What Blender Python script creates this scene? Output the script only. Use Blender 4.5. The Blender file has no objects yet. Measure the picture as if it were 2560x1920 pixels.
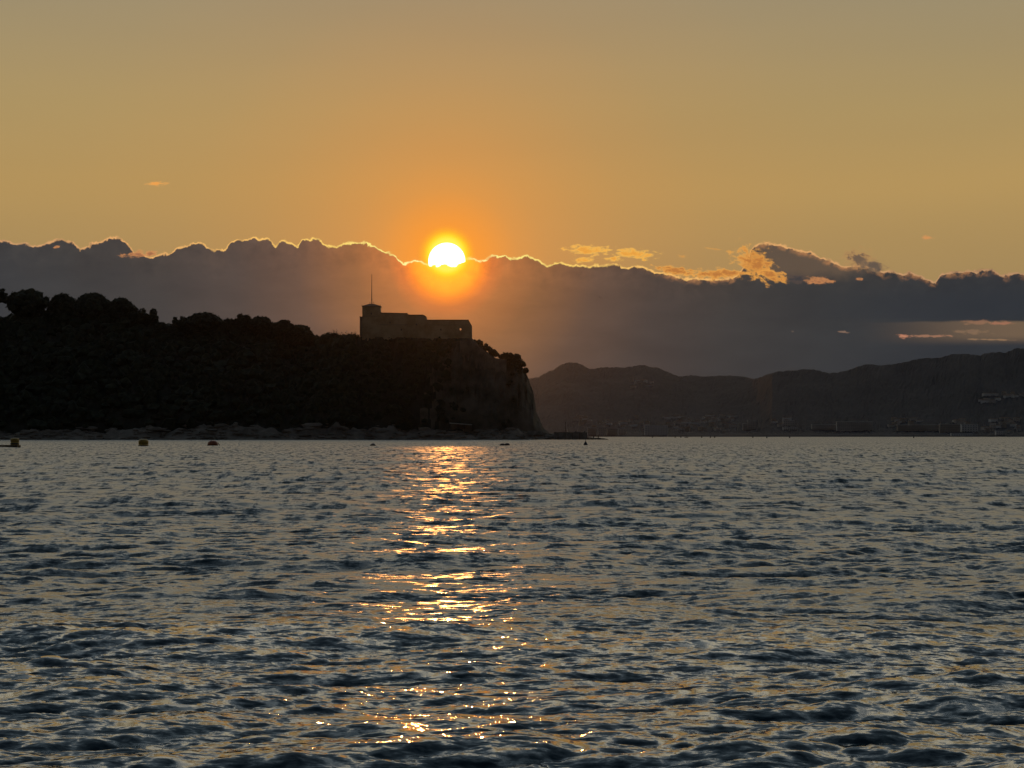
import bpy, math, random
import numpy as np
from mathutils import Vector

random.seed(7)
rng = np.random.default_rng(7)
R = math.radians
scene = bpy.context.scene
COL = scene.collection

# ---------------------------------------------------------------- camera
F = 5475.0            # focal length in pixels of the 2560 px wide photograph (77 mm lens)
EYE = 1.5
HORIZON = 1089.5
PITCH = math.atan((HORIZON - 960.0) / F)
cam_data = bpy.data.cameras.new('camera')
cam_data.sensor_width = 36.0
cam_data.lens = 36.0 * F / 2560.0
cam_data.clip_start = 0.5
cam_data.clip_end = 80000.0
cam = bpy.data.objects.new('camera', cam_data)
cam.location = (0, 0, EYE)
cam.rotation_euler = (R(90) + PITCH, 0, 0)
COL.objects.link(cam)
scene.camera = cam

scene.render.engine = 'CYCLES'
scene.view_settings.view_transform = 'Standard'
scene.view_settings.look = 'None'
scene.view_settings.exposure = 0.0
scene.view_settings.gamma = 1.0
scene.view_settings.use_curve_mapping = False
scene.cycles.use_denoising = True
scene.cycles.max_bounces = 5
scene.cycles.volume_bounces = 0
scene.cycles.sample_clamp_direct = 0.0
scene.cycles.sample_clamp_indirect = 4.0


def pdir(x, y):
    """unit direction in the world of a point of the photograph"""
    a = (x - 1280.0) / F
    b = (960.0 - y) / F
    c, s = math.cos(PITCH), math.sin(PITCH)
    v = Vector((a, c - b * s, s + b * c))
    return v.normalized()


def at(x, y, Y):
    """world point at depth Y (metres north of the viewer)"""
    d = pdir(x, y)
    k = Y / d.y
    return Vector((d.x * k, Y, EYE + d.z * k))


def azel(x, y):
    d = pdir(x, y)
    return math.degrees(math.atan2(d.x, d.y)), math.degrees(math.asin(d.z))


# ---------------------------------------------------------------- sky (world)
SUN_PX = (1117.0, 653.0)
SUN_DIR = pdir(*SUN_PX)


class Ex:
    """tiny wrapper that turns python arithmetic into Math nodes"""
    nt = None

    def __init__(self, s):
        self.s = s

    @staticmethod
    def op(kind, *args, clamp=False):
        n = Ex.nt.nodes.new('ShaderNodeMath')
        n.operation = kind
        n.use_clamp = clamp
        for i, a in enumerate(args):
            if isinstance(a, Ex):
                Ex.nt.links.new(a.s, n.inputs[i])
            else:
                n.inputs[i].default_value = float(a)
        return Ex(n.outputs[0])

    def __add__(self, o): return Ex.op('ADD', self, o)
    __radd__ = __add__
    def __sub__(self, o): return Ex.op('SUBTRACT', self, o)
    def __rsub__(self, o): return Ex.op('SUBTRACT', o, self)
    def __mul__(self, o): return Ex.op('MULTIPLY', self, o)
    __rmul__ = __mul__
    def __truediv__(self, o): return Ex.op('DIVIDE', self, o)
    def __neg__(self): return Ex.op('MULTIPLY', self, -1.0)


def smooth(x, a, b):
    n = Ex.nt.nodes.new('ShaderNodeMapRange')
    n.interpolation_type = 'SMOOTHSTEP'
    n.inputs['From Min'].default_value = a
    n.inputs['From Max'].default_value = b
    Ex.nt.links.new(x.s, n.inputs['Value'])
    return Ex(n.outputs[0])


def combine(x, y, z=0.0):
    n = Ex.nt.nodes.new('ShaderNodeCombineXYZ')
    for i, a in enumerate((x, y, z)):
        if isinstance(a, Ex):
            Ex.nt.links.new(a.s, n.inputs[i])
        else:
            n.inputs[i].default_value = a
    return Ex(n.outputs[0])


def noise(vec, scale, detail=3.0, rough=0.55, dist=0.0, out=0):
    n = Ex.nt.nodes.new('ShaderNodeTexNoise')
    n.inputs['Scale'].default_value = scale
    n.inputs['Detail'].default_value = detail
    n.inputs['Roughness'].default_value = rough
    n.inputs['Distortion'].default_value = dist
    Ex.nt.links.new(vec.s, n.inputs['Vector'])
    return Ex(n.outputs[out])


def voro(vec, scale, smoothness=0.3):
    n = Ex.nt.nodes.new('ShaderNodeTexVoronoi')
    n.feature = 'SMOOTH_F1'
    n.inputs['Scale'].default_value = scale
    n.inputs['Smoothness'].default_value = smoothness
    Ex.nt.links.new(vec.s, n.inputs['Vector'])
    return Ex(n.outputs['Distance'])


def lin(c):
    return tuple(((v / 255.0) / 12.92 if v / 255.0 <= 0.04045 else ((v / 255.0 + 0.055) / 1.055) ** 2.4) for v in c)


def ramp(x, lo, hi, stops):
    """stops: (value in lo..hi, sRGB 0..255 colour)"""
    n = Ex.nt.nodes.new('ShaderNodeValToRGB')
    el = n.color_ramp.elements
    pts = [((v - lo) / (hi - lo), lin(c)) for v, c in stops]
    el[0].position = pts[0][0]
    el[0].color = (*pts[0][1], 1)
    el[1].position = pts[-1][0]
    el[1].color = (*pts[-1][1], 1)
    for p, c in pts[1:-1]:
        e = el.new(p)
        e.color = (*c, 1)
    t = (x - lo) / (hi - lo)
    Ex.nt.links.new(t.s, n.inputs[0])
    return Ex(n.outputs[0])


def curve(x, lo, hi, vlo, vhi, pts):
    n = Ex.nt.nodes.new('ShaderNodeFloatCurve')
    c = n.mapping.curves[0]
    P = [((a - lo) / (hi - lo), (b - vlo) / (vhi - vlo)) for a, b in pts]
    while len(c.points) < len(P):
        c.points.new(0.5, 0.5)
    for q, (a, b) in zip(c.points, P):
        q.location = (a, b)
        q.handle_type = 'VECTOR'
    n.mapping.extend = 'HORIZONTAL'
    n.mapping.update()
    t = Ex.op('DIVIDE', x - lo, hi - lo, clamp=True)
    Ex.nt.links.new(t.s, n.inputs['Value'])
    return Ex(n.outputs[0]) * (vhi - vlo) + vlo


def mix(f, a, b, mode='MIX'):
    n = Ex.nt.nodes.new('ShaderNodeMix')
    n.data_type = 'RGBA'
    n.blend_type = mode
    n.clamp_result = False
    n.clamp_factor = True
    for sock, v in ((n.inputs[0], f), (n.inputs[6], a), (n.inputs[7], b)):
        if isinstance(v, Ex):
            Ex.nt.links.new(v.s, sock)
        elif isinstance(v, (tuple, list)):
            sock.default_value = (*v[:3], 1)
        else:
            sock.default_value = v
    return Ex(n.outputs[2])


# upper edge of the cloud bank, photograph pixels
L_TOP = [(0, 66), (40, 72), (70, 82), (100, 82), (140, 95), (170, 90), (200, 76), (235, 66), (265, 62), (295, 68), (320, 82),
         (345, 112), (372, 100), (400, 82), (440, 74), (455, 62), (480, 54), (515, 53), (540, 68), (565, 100), (585, 124),
         (620, 128), (650, 142), (690, 132), (740, 120), (765, 106), (800, 90), (825, 84), (850, 80), (880, 88), (895, 98),
         (925, 108), (970, 112), (985, 88), (1000, 72), (1030, 62), (1065, 62), (1100, 55), (1120, 64), (1160, 60),
         (1175, 76), (1192, 98), (1205, 76), (1230, 68), (1255, 76), (1290, 92), (1305, 66), (1330, 66), (1350, 58),
         (1380, 66), (1400, 88), (1430, 92), (1455, 98), (1480, 80), (1520, 72), (1580, 80), (1620, 94), (1650, 112),
         (1690, 124), (1712, 138), (1722, 162), (1750, 169), (1790, 154), (1815, 160), (1845, 168), (1900, 168),
         (1960, 165), (2000, 152), (2030, 142), (2055, 148), (2075, 162), (2090, 160), (2105, 146), (2125, 136),
         (2170, 137), (2212, 150)]
R_TOP = [(0, 150), (25, 148), (50, 134), (75, 142), (100, 150), (130, 166), (165, 180), (185, 170), (210, 163), (250, 174),
         (290, 178), (350, 175), (430, 172), (470, 177), (540, 180), (600, 200), (660, 212), (740, 232), (860, 232),
         (960, 230), (1015, 170), (1035, 105), (1060, 88), (1120, 78), (1160, 86), (1200, 98), (1250, 108), (1290, 120),
         (1330, 142), (1380, 155), (1440, 182), (1480, 174), (1530, 184), (1600, 205), (1650, 205), (1690, 218),
         (1720, 206), (1760, 226), (1830, 246), (1850, 214), (1890, 206), (1945, 210), (1968, 190), (2010, 205),
         (2050, 194), (2080, 204), (2110, 222), (2140, 222), (2170, 208), (2212, 210)]
top_pts = [(x * 0.5787, 560 + y * 0.5787) for x, y in L_TOP[:-1]] + [(1280 + x * 0.5787, 560 + y * 0.578) for x, y in R_TOP]
top_ae = [azel(x, y) for x, y in top_pts]

world = bpy.data.worlds.new('World')
scene.world = world
world.use_nodes = True
world.cycles.sampling_method = 'NONE'
wt = world.node_tree
wt.nodes.clear()
Ex.nt = wt
tc = wt.nodes.new('ShaderNodeTexCoord')
nrm = wt.nodes.new('ShaderNodeVectorMath')
nrm.operation = 'NORMALIZE'
wt.links.new(tc.outputs['Generated'], nrm.inputs[0])
sep = wt.nodes.new('ShaderNodeSeparateXYZ')
wt.links.new(nrm.outputs[0], sep.inputs[0])
dx, dy, dz = (Ex(sep.outputs[i]) for i in range(3))
DEG = 180.0 / math.pi
az = Ex.op('ARCTAN2', dx, dy) * DEG
el = Ex.op('ARCSINE', dz) * DEG
dist = wt.nodes.new('ShaderNodeVectorMath')
dist.operation = 'DISTANCE'
wt.links.new(nrm.outputs[0], dist.inputs[0])
dist.inputs[1].default_value = SUN_DIR
A = Ex(dist.outputs['Value']) * DEG           # angle from the sun, degrees

# clear sky: by height, then the aureole of the low sun
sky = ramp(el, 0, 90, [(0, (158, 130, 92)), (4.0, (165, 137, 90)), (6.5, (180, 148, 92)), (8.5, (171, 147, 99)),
                       (11.7, (154, 141, 112)), (13.0, (208, 194, 158)), (15.5, (238, 228, 200)), (19, (204, 203, 192)), (24, (138, 150, 156)),  # unseen pale band above the view, added to brighten reflections in the water
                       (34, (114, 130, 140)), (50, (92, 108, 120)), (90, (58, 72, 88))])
# away from the sunset side the sky is dim
away = smooth(dy + dz * 0.45, 0.05, 0.92)
sky = mix(away, mix(1.0, sky, (0.15, 0.18, 0.25), 'MULTIPLY'), sky)
dirv = combine(dx, dy, dz)
band = noise(combine(az * 0.05, el * 0.35, 3.0), 1.0, 2.0)
sky = mix(0.35, sky, mix(1.0, sky, mix(band, (0.8, 0.82, 0.9), (1.22, 1.18, 1.1)), 'MULTIPLY'))
g_k = ramp(A, 0, 22, [(0.0, (250, 250, 250)), (0.9, (238, 238, 238)), (1.4, (212, 212, 212)), (1.9, (182, 182, 182)), (2.6, (156, 156, 156)), (3.7, (130, 130, 130)),
                      (5, (104, 104, 104)), (7, (72, 72, 72)), (10, (40, 40, 40)), (14, (10, 10, 10)), (22, (0, 0, 0))])
g_s = wt.nodes.new('ShaderNodeRGBToBW')
wt.links.new(g_k.s, g_s.inputs[0])
sky = mix(Ex(g_s.outputs[0]), sky, lin((252, 150, 38)))

# cloud bank
wob = combine(az, el * 1.0, 0.0)
warp = noise(wob, 2.2, 4.0, 0.6)
wv = combine(az + (warp - 0.5) * 0.35, el + (noise(wob, 2.6, 4.0, 0.6) - 0.5) * 0.3, 1.7)
bumps = (0.45 - voro(wv, 3.4)) * 0.10 + (0.45 - voro(wv, 8.5)) * 0.055 + (noise(wv, 14.0, 5.0, 0.65) - 0.5) * 0.10
left_top = curve(az, top_ae[0][0], 0.0, 3.0, 6.0, [p for p in top_ae if p[0] < 0] + [(0.0, azel(1280, 647)[1])])
right_top = curve(az, 0.0, top_ae[-1][0], 3.0, 6.0, [(0.0, azel(1280, 647)[1])] + [p for p in top_ae if p[0] > 0])
is_r = smooth(az, -0.001, 0.001)
T = left_top * (1.0 - is_r) + right_top * is_r
outside = smooth(Ex.op('ABSOLUTE', az), 13.2, 19.0)
T = T + outside * (noise(combine(dx, dy, 0.0), 3.5, 4.0) - 0.5) * 3.5
d = el - T - bumps                      # > 0 above the bank, degrees
edge_soft = 0.012
m = 1.0 - smooth(d + smooth(az, 2.0, 5.0) * (warp - 0.5) * 0.10, -0.035, 0.022)
body = ramp(A, 0, 22, [(0.0, (255, 186, 45)), (0.55, (255, 178, 42)), (0.8, (255, 158, 38)), (0.98, (238, 130, 42)),
                       (1.2, (198, 112, 54)), (1.55, (168, 106, 60)), (2.4, (134, 92, 60)), (3.9, (94, 75, 64)), (5.5, (74, 66, 62)), (7.5, (62, 60, 59)), (10, (57, 58, 59)), (13, (50, 53, 57)), (22, (44, 48, 54))])
left_k = 1.0 - smooth(az, -6.0, 1.5)
body = mix(left_k * 0.38, body, mix(1.0, body, (1.55, 1.42, 1.38), 'MULTIPLY'))
low = smooth(el, 0.5, 4.5)
body = mix(low, mix(1.0, body, (0.78, 0.86, 0.95), 'MULTIPLY'), body)
mott = noise(combine(az * 0.35, el * 1.1, 4.0), 1.4, 5.0, 0.6)
body = mix(1.0, body, mix(mott, (0.72, 0.72, 0.74), (1.3, 1.28, 1.26)), 'MULTIPLY')
# shading of the billows just under the upper edge
near_edge = smooth(d, -1.1, 0.0)
bil = noise(wv, 3.0, 5.0, 0.65)
body = mix(near_edge * 0.75, body, mix(1.0, body, mix(bil, (0.45, 0.5, 0.58), (1.75, 1.55, 1.35)), 'MULTIPLY'))
# long paler gap under the bank, low on the right
gx0, gy = azel(2150, 830)
gap = smooth(az, azel(2120, 830)[0], azel(2560, 830)[0]) * smooth(el, azel(2300, 868)[1], azel(2300, 838)[1]) * \
    (1.0 - smooth(el + (noise(wob, 1.2, 3.0) - 0.5) * 0.1, azel(2300, 808)[1], azel(2300, 801)[1]))
body = mix(gap * 0.8, body, lin((122, 100, 78)))
# lens shaped darker belly on the right
belly = smooth(az, azel(1850, 760)[0], azel(2400, 760)[0]) * smooth(el, azel(2300, 800)[1], azel(2300, 792)[1]) * \
    (1.0 - smooth(el, azel(2300, 760)[1], azel(2300, 690)[1]))
body = mix(belly * 0.55, body, lin((44, 49, 56)))
lump = smooth(az, azel(1860, 650)[0], azel(1930, 650)[0]) * (1.0 - smooth(az, azel(2090, 650)[0], azel(2200, 650)[0])) * \
    smooth(el + (warp - 0.5) * 0.4, azel(2000, 712)[1], azel(2000, 672)[1])
body = mix(lump * 0.75, body, lin((104, 86, 70)))
frn = smooth(az, azel(1580, 660)[0], azel(1700, 660)[0])
frw = smooth(d, -0.20, -0.03) * smooth(noise(wv, 4.5, 5.0, 0.7), 0.40, 0.66) * frn
body = mix(frw * 0.75, body, lin((190, 132, 84)))
# bright lining of the edge against the sun
lin_w = smooth(noise(wv, 6.0, 3.0), 0.25, 0.6)
rim = (1.0 - smooth(Ex.op('ABSOLUTE', d + 0.012) * (0.35 + noise(wv, 3.2, 3.0) * 1.4), 0.007, 0.044))
rim_col = ramp(A, 0, 22, [(0, (255, 255, 190)), (1.5, (255, 244, 140)), (3.0, (255, 214, 110)), (5, (255, 198, 108)),
                          (8, (234, 174, 108)), (12, (200, 152, 108)), (22, (120, 98, 82))])
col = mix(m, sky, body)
col = mix(rim * (0.35 + lin_w * 0.65), col, rim_col)


NZ_LONG = noise(combine(az + (warp - 0.5) * 0.3, el * 2.4, 8.0), 5.0, 5.0, 0.62)
NZ_ROUND = noise(combine(az + (warp - 0.5) * 0.3, el * 1.5 + az * 0.2, 5.0), 5.0, 5.0, 0.62)


# small lit clouds: (x, y, half width, half height, tilt, threshold, colour, strength)
def puff(cx, cy, hw, hh, tilt, thr, colr, scale=5.0, soft=0.12, stretch=2.4, k=1.0):
    global col
    a0, e0 = azel(cx, cy)
    da, de = az - a0, (el - e0)
    t = math.radians(tilt)
    rx = da * math.cos(t) + de * math.sin(t)
    ry = de * math.cos(t) - da * math.sin(t)
    w, h = math.degrees(hw / F), math.degrees(hh / F)
    q = Ex.op('SQRT', Ex.op('POWER', rx / w, 2.0) + Ex.op('POWER', ry / h, 2.0))
    nz = NZ_LONG if stretch > 2 else NZ_ROUND
    dens = nz * 1.9 - q * 0.85
    msk = smooth(dens, thr - 0.08, thr + soft + 0.24)
    shade = mix(smooth(dens, thr, thr + 0.55), colr[0], colr[1])
    col = mix(msk * k, col, shade)


GOLD = (lin((255, 198, 92)), lin((232, 160, 66)))
GOLDD = (lin((250, 176, 80)), lin((186, 120, 60)))
SALM = (lin((222, 150, 92)), lin((160, 108, 74)))
puff(1470, 625, 80, 17, -3, 0.34, GOLD)
puff(1585, 634, 78, 17, -4, 0.34, GOLD)
puff(1458, 650, 34, 11, 3, 0.34, GOLD)
puff(1535, 647, 30, 9, 3, 0.34, GOLD)
puff(1612, 651, 14, 5, 0, 0.34, GOLD)
puff(1705, 640, 22, 7, -8, 0.5, GOLDD, k=0.6)
puff(1790, 623, 44, 6, -6, 0.6, GOLDD, k=0.5)
puff(1888, 660, 84, 50, -32, 0.36, GOLDD, stretch=1.4)
puff(1930, 690, 56, 22, -14, 0.34, GOLDD, stretch=1.5)
puff(1690, 677, 70, 15, -9, 0.30, GOLDD)
puff(1800, 684, 110, 20, 2, 0.36, GOLDD, stretch=1.6)
puff(2045, 702, 52, 15, -4, 0.40, SALM, stretch=1.6)
puff(2150, 698, 14, 6, -4, 0.4, SALM)
puff(1990, 697, 36, 15, 0, 0.30, (lin((92, 76, 68)), lin((62, 60, 62))))
puff(2150, 650, 54, 30, -12, 0.26, (lin((190, 142, 90)), lin((108, 90, 74))), stretch=1.3, soft=0.2)
puff(2184, 664, 40, 20, -12, 0.24, (lin((150, 118, 86)), lin((100, 86, 74))), stretch=1.3, soft=0.2)
puff(2318, 594, 24, 8, 0, 0.36, (lin((218, 150, 92)), lin((216, 146, 86))), soft=0.3, k=0.8)
puff(392, 460, 36, 8, 4, 0.32, (lin((240, 170, 88)), lin((236, 160, 80))), soft=0.2)
puff(345, 636, 56, 11, 4, 0.36, SALM)
puff(375, 634, 22, 10, 0, 0.3, SALM)
puff(143, 618, 12, 5, 10, 0.36, SALM)
puff(2320, 840, 88, 5, 0, 0.36, (lin((196, 138, 104)), lin((150, 110, 88))), soft=0.3)
puff(2262, 841, 26, 8, -4, 0.32, (lin((206, 140, 108)), lin((186, 126, 98))), soft=0.3)
puff(2480, 849, 90, 3, -2, 0.36, (lin((176, 138, 100)), lin((140, 110, 84))), soft=0.3)
puff(2430, 830, 80, 9, -2, 0.45, (lin((168, 130, 96)), lin((130, 104, 84))), soft=0.3, k=0.8)
puff(2445, 805, 60, 9, 0, 0.34, (lin((176, 126, 92)), lin((140, 104, 82))), soft=0.4)
puff(2500, 808, 46, 6, 0, 0.32, (lin((196, 130, 96)), lin((160, 110, 86))), soft=0.4)
puff(2110, 830, 20, 4, -8, 0.34, (lin((170, 130, 104)), lin((120, 100, 88))), soft=0.3)
puff(1981, 829, 8, 5, 0, 0.34, (lin((120, 104, 92)), lin((100, 88, 80))), soft=0.4)

# the sun's own disc, cut by the bank, and the yellow ring round it
dist2 = wt.nodes.new('ShaderNodeVectorMath')
dist2.operation = 'DISTANCE'
wt.links.new(nrm.outputs[0], dist2.inputs[0])
dist2.inputs[1].default_value = pdir(1117.0, 637.0)
A2 = Ex(dist2.outputs['Value']) * DEG
ring = ramp(A2, 0, 1.5, [(0.0, (255, 240, 80)), (0.40, (255, 240, 80)), (0.50, (255, 226, 34)), (0.62, (255, 196, 10)), (0.85, (255, 160, 6)), (1.5, (255, 140, 4))])
ring_k = 1.0 - smooth(A2, 0.40, 0.82)
col = mix(ring_k, col, ring)
disc = (1.0 - smooth(A, 0.452, 0.492)) * smooth(d, -0.085, -0.045)
col = mix(disc, col, (6.0, 5.2, 3.4))
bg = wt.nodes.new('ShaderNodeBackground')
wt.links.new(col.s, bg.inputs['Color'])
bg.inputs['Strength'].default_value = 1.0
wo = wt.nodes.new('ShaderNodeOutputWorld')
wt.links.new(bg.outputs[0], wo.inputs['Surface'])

# ---------------------------------------------------------------- sun lamp
sd = bpy.data.lights.new('sun', 'SUN')
sd.energy = 0.085
sd.angle = R(0.5)
sd.color = (1.0, 0.37, 0.085)
sun = bpy.data.objects.new('sun', sd)
sun.rotation_euler = SUN_DIR.to_track_quat('Z', 'Y').to_euler()
COL.objects.link(sun)

HAZE_DENSITY = 1.0e-5
HAZE_G = 0.95


# ---------------------------------------------------------------- helpers
def mesh_np(name, verts, faces, mats=(), smooth_=False, mat_idx=None):
    """verts (n,3), faces (m,k) of one k"""
    me = bpy.data.meshes.new(name)
    verts = np.asarray(verts, np.float32)
    faces = np.asarray(faces, np.int32)
    k = faces.shape[1]
    me.vertices.add(len(verts))
    me.vertices.foreach_set('co', verts.ravel())
    me.loops.add(faces.size)
    me.loops.foreach_set('vertex_index', faces.ravel())
    me.polygons.add(len(faces))
    me.polygons.foreach_set('loop_start', np.arange(0, faces.size, k, dtype=np.int32))
    me.polygons.foreach_set('use_smooth', np.full(len(faces), smooth_))
    if mat_idx is not None:
        me.polygons.foreach_set('material_index', np.asarray(mat_idx, np.int32))
    me.update()
    me.validate()
    for m_ in mats:
        me.materials.append(m_)
    return me


def link(name, me, parent=None, **props):
    o = bpy.data.objects.new(name, me)
    COL.objects.link(o)
    if parent:
        o.parent = parent
    for k_, v in props.items():
        o[k_] = v
    return o


class MB:
    """collects shapes, builds one mesh object"""

    def __init__(self):
        self.v, self.f = [], []

    def add(self, vs, fs):
        n = len(self.v)
        self.v += [tuple(v) for v in vs]
        self.f += [tuple(i + n for i in f) for f in fs]
        return self

    def box(self, x0, x1, y0, y1, z0, z1):
        vs = [(x, y, z) for z in (z0, z1) for x, y in ((x0, y0), (x1, y0), (x1, y1), (x0, y1))]
        return self.add(vs, [(3, 2, 1, 0), (4, 5, 6, 7), (0, 1, 5, 4), (1, 2, 6, 5), (2, 3, 7, 6), (3, 0, 4, 7)])

    def prism(self, poly, y0, y1):
        """polygon in x,z (counter-clockwise seen from -y) extruded in y"""
        n = len(poly)
        vs = [(x, y0, z) for x, z in poly] + [(x, y1, z) for x, z in poly]
        fs = [tuple(range(n)), tuple(range(2 * n - 1, n - 1, -1))]
        fs += [(i, i + n, (i + 1) % n + n, (i + 1) % n) for i in range(n)]
        return self.add(vs, fs)

    def tube(self, pts, rads, n=8):
        rings = []
        for i, p in enumerate(pts):
            p = Vector(p)
            t = (Vector(pts[min(i + 1, len(pts) - 1)]) - Vector(pts[max(i - 1, 0)])).normalized()
            u = t.orthogonal().normalized()
            w = t.cross(u)
            rings.append([p + (u * math.cos(a) + w * math.sin(a)) * rads[i] for a in [2 * math.pi * j / n for j in range(n)]])
        vs = [q for r_ in rings for q in r_]
        fs = []
        for i in range(len(pts) - 1):
            for j in range(n):
                fs.append((i * n + j, i * n + (j + 1) % n, (i + 1) * n + (j + 1) % n, (i + 1) * n + j))
        fs += [tuple(range(n - 1, -1, -1)), tuple(range((len(pts) - 1) * n, len(pts) * n))]
        return self.add(vs, fs)

    def lathe(self, prof, n=20, c=(0, 0, 0)):
        vs, fs = [], []
        for r_, z in prof:
            for j in range(n):
                a = 2 * math.pi * j / n
                vs.append((c[0] + r_ * math.cos(a), c[1] + r_ * math.sin(a), c[2] + z))
        for i in range(len(prof) - 1):
            for j in range(n):
                fs.append((i * n + j, i * n + (j + 1) % n, (i + 1) * n + (j + 1) % n, (i + 1) * n + j))
        fs += [tuple(range(n - 1, -1, -1)), tuple(range((len(prof) - 1) * n, len(prof) * n))]
        return self.add(vs, fs)

    def build(self, name, mat, parent=None, smooth_=False, origin=None, **props):
        me = bpy.data.meshes.new(name)
        o_ = Vector(origin) if origin is not None else Vector((0, 0, 0))
        me.from_pydata([tuple(Vector(v) - o_) for v in self.v], [], self.f)
        me.update()
        if smooth_:
            me.polygons.foreach_set('use_smooth', np.full(len(me.polygons), True))
        me.materials.append(mat)
        ob = link(name, me, parent, **props)
        if origin is not None:
            ob.location = o_
        return ob


def empty(name, loc, label, cat, group=None):
    o = bpy.data.objects.new(name, None)
    o.empty_display_size = 1
    o.location = loc
    COL.objects.link(o)
    o['label'] = label
    o['category'] = cat
    if group:
        o['group'] = group
    return o


# ---------------------------------------------------------------- materials
def material(name, base, rough=0.85, var=None, scale=1.0, bump=0.0, spec=0.3):
    """base / var: linear colours mixed by noise in world metres"""
    m_ = bpy.data.materials.new(name)
    m_.use_nodes = True
    nt = m_.node_tree
    b = nt.nodes['Principled BSDF']
    b.inputs['Base Color'].default_value = (*base, 1)
    b.inputs['Roughness'].default_value = rough
    b.inputs['Specular IOR Level'].default_value = spec
    Ex.nt = nt
    g = nt.nodes.new('ShaderNodeNewGeometry')
    pos = Ex(g.outputs['Position'])
    if var:
        n1 = noise(pos, scale, 5.0, 0.6)
        c_ = mix(smooth(n1, 0.32, 0.68), base, var)
        nt.links.new(c_.s, b.inputs['Base Color'])
    if bump:
        n2 = noise(pos, scale * 3.0, 6.0, 0.65)
        bn = nt.nodes.new('ShaderNodeBump')
        bn.inputs['Strength'].default_value = 1.0
        bn.inputs['Distance'].default_value = bump
        nt.links.new(n2.s, bn.inputs['Height'])
        nt.links.new(bn.outputs[0], b.inputs['Normal'])
    return m_


M = {
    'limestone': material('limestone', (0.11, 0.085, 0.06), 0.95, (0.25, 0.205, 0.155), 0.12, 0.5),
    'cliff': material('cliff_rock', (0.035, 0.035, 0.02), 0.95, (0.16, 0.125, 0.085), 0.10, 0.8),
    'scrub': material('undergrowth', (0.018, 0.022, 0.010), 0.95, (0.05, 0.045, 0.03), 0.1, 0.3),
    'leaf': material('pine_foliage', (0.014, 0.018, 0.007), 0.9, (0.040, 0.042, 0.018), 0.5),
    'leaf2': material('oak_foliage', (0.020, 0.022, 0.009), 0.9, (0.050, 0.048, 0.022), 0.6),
    'bark': material('bark', (0.04, 0.03, 0.022), 0.95, (0.07, 0.055, 0.04), 2.0),
    'stone': material('fort_stone', (0.34, 0.21, 0.10), 0.95, (0.50, 0.34, 0.19), 0.22, 0.35),
    'stone_dark': material('weathered_stone', (0.16, 0.115, 0.08), 0.95, (0.28, 0.21, 0.15), 0.3, 0.2),
    'tile': material('roof_tiles', (0.15, 0.085, 0.055), 0.9, (0.20, 0.12, 0.08), 0.8, 0.1),
    'shutter': material('window_dark', (0.03, 0.028, 0.025), 0.5),
    'far_pane': material('far_window', (0.28, 0.27, 0.26), 0.4),
    'iron': material('dark_iron', (0.03, 0.028, 0.026), 0.6),
    'concrete': material('concrete', (0.16, 0.145, 0.12), 0.9, (0.27, 0.25, 0.21), 0.6, 0.05),
    'pale': material('pale_roof_edge', (0.62, 0.58, 0.5), 0.7),
    'hill': material('hill_scrub', (0.010, 0.013, 0.020), 0.95, (0.018, 0.021, 0.030), 0.008, 0.0),
    'wall1': material('town_wall_cream', (0.42, 0.38, 0.34), 0.9, (0.55, 0.50, 0.45), 0.05),
    'wall2': material('town_wall_white', (0.60, 0.57, 0.54), 0.9, (0.72, 0.70, 0.66), 0.05),
    'wall3': material('town_wall_ochre', (0.32, 0.27, 0.22), 0.9, (0.42, 0.36, 0.30), 0.05),
    'yellow': material('buoy_yellow', (0.42, 0.25, 0.02), 0.45, (0.30, 0.17, 0.02), 3.0, 0.0, 0.5),
    'orange': material('buoy_orange', (0.40, 0.10, 0.02), 0.45, (0.28, 0.07, 0.02), 3.0, 0.0, 0.5),
    'dark_float': material('dark_float', (0.03, 0.03, 0.035), 0.5),
    'wood': material('wet_timber', (0.10, 0.07, 0.045), 0.7, (0.16, 0.12, 0.08), 3.0, 0.02),
    'hull': material('boat_hull', (0.5, 0.5, 0.5), 0.4),
    'feather': material('gull_feathers', (0.10, 0.10, 0.11), 0.8),
}

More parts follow.
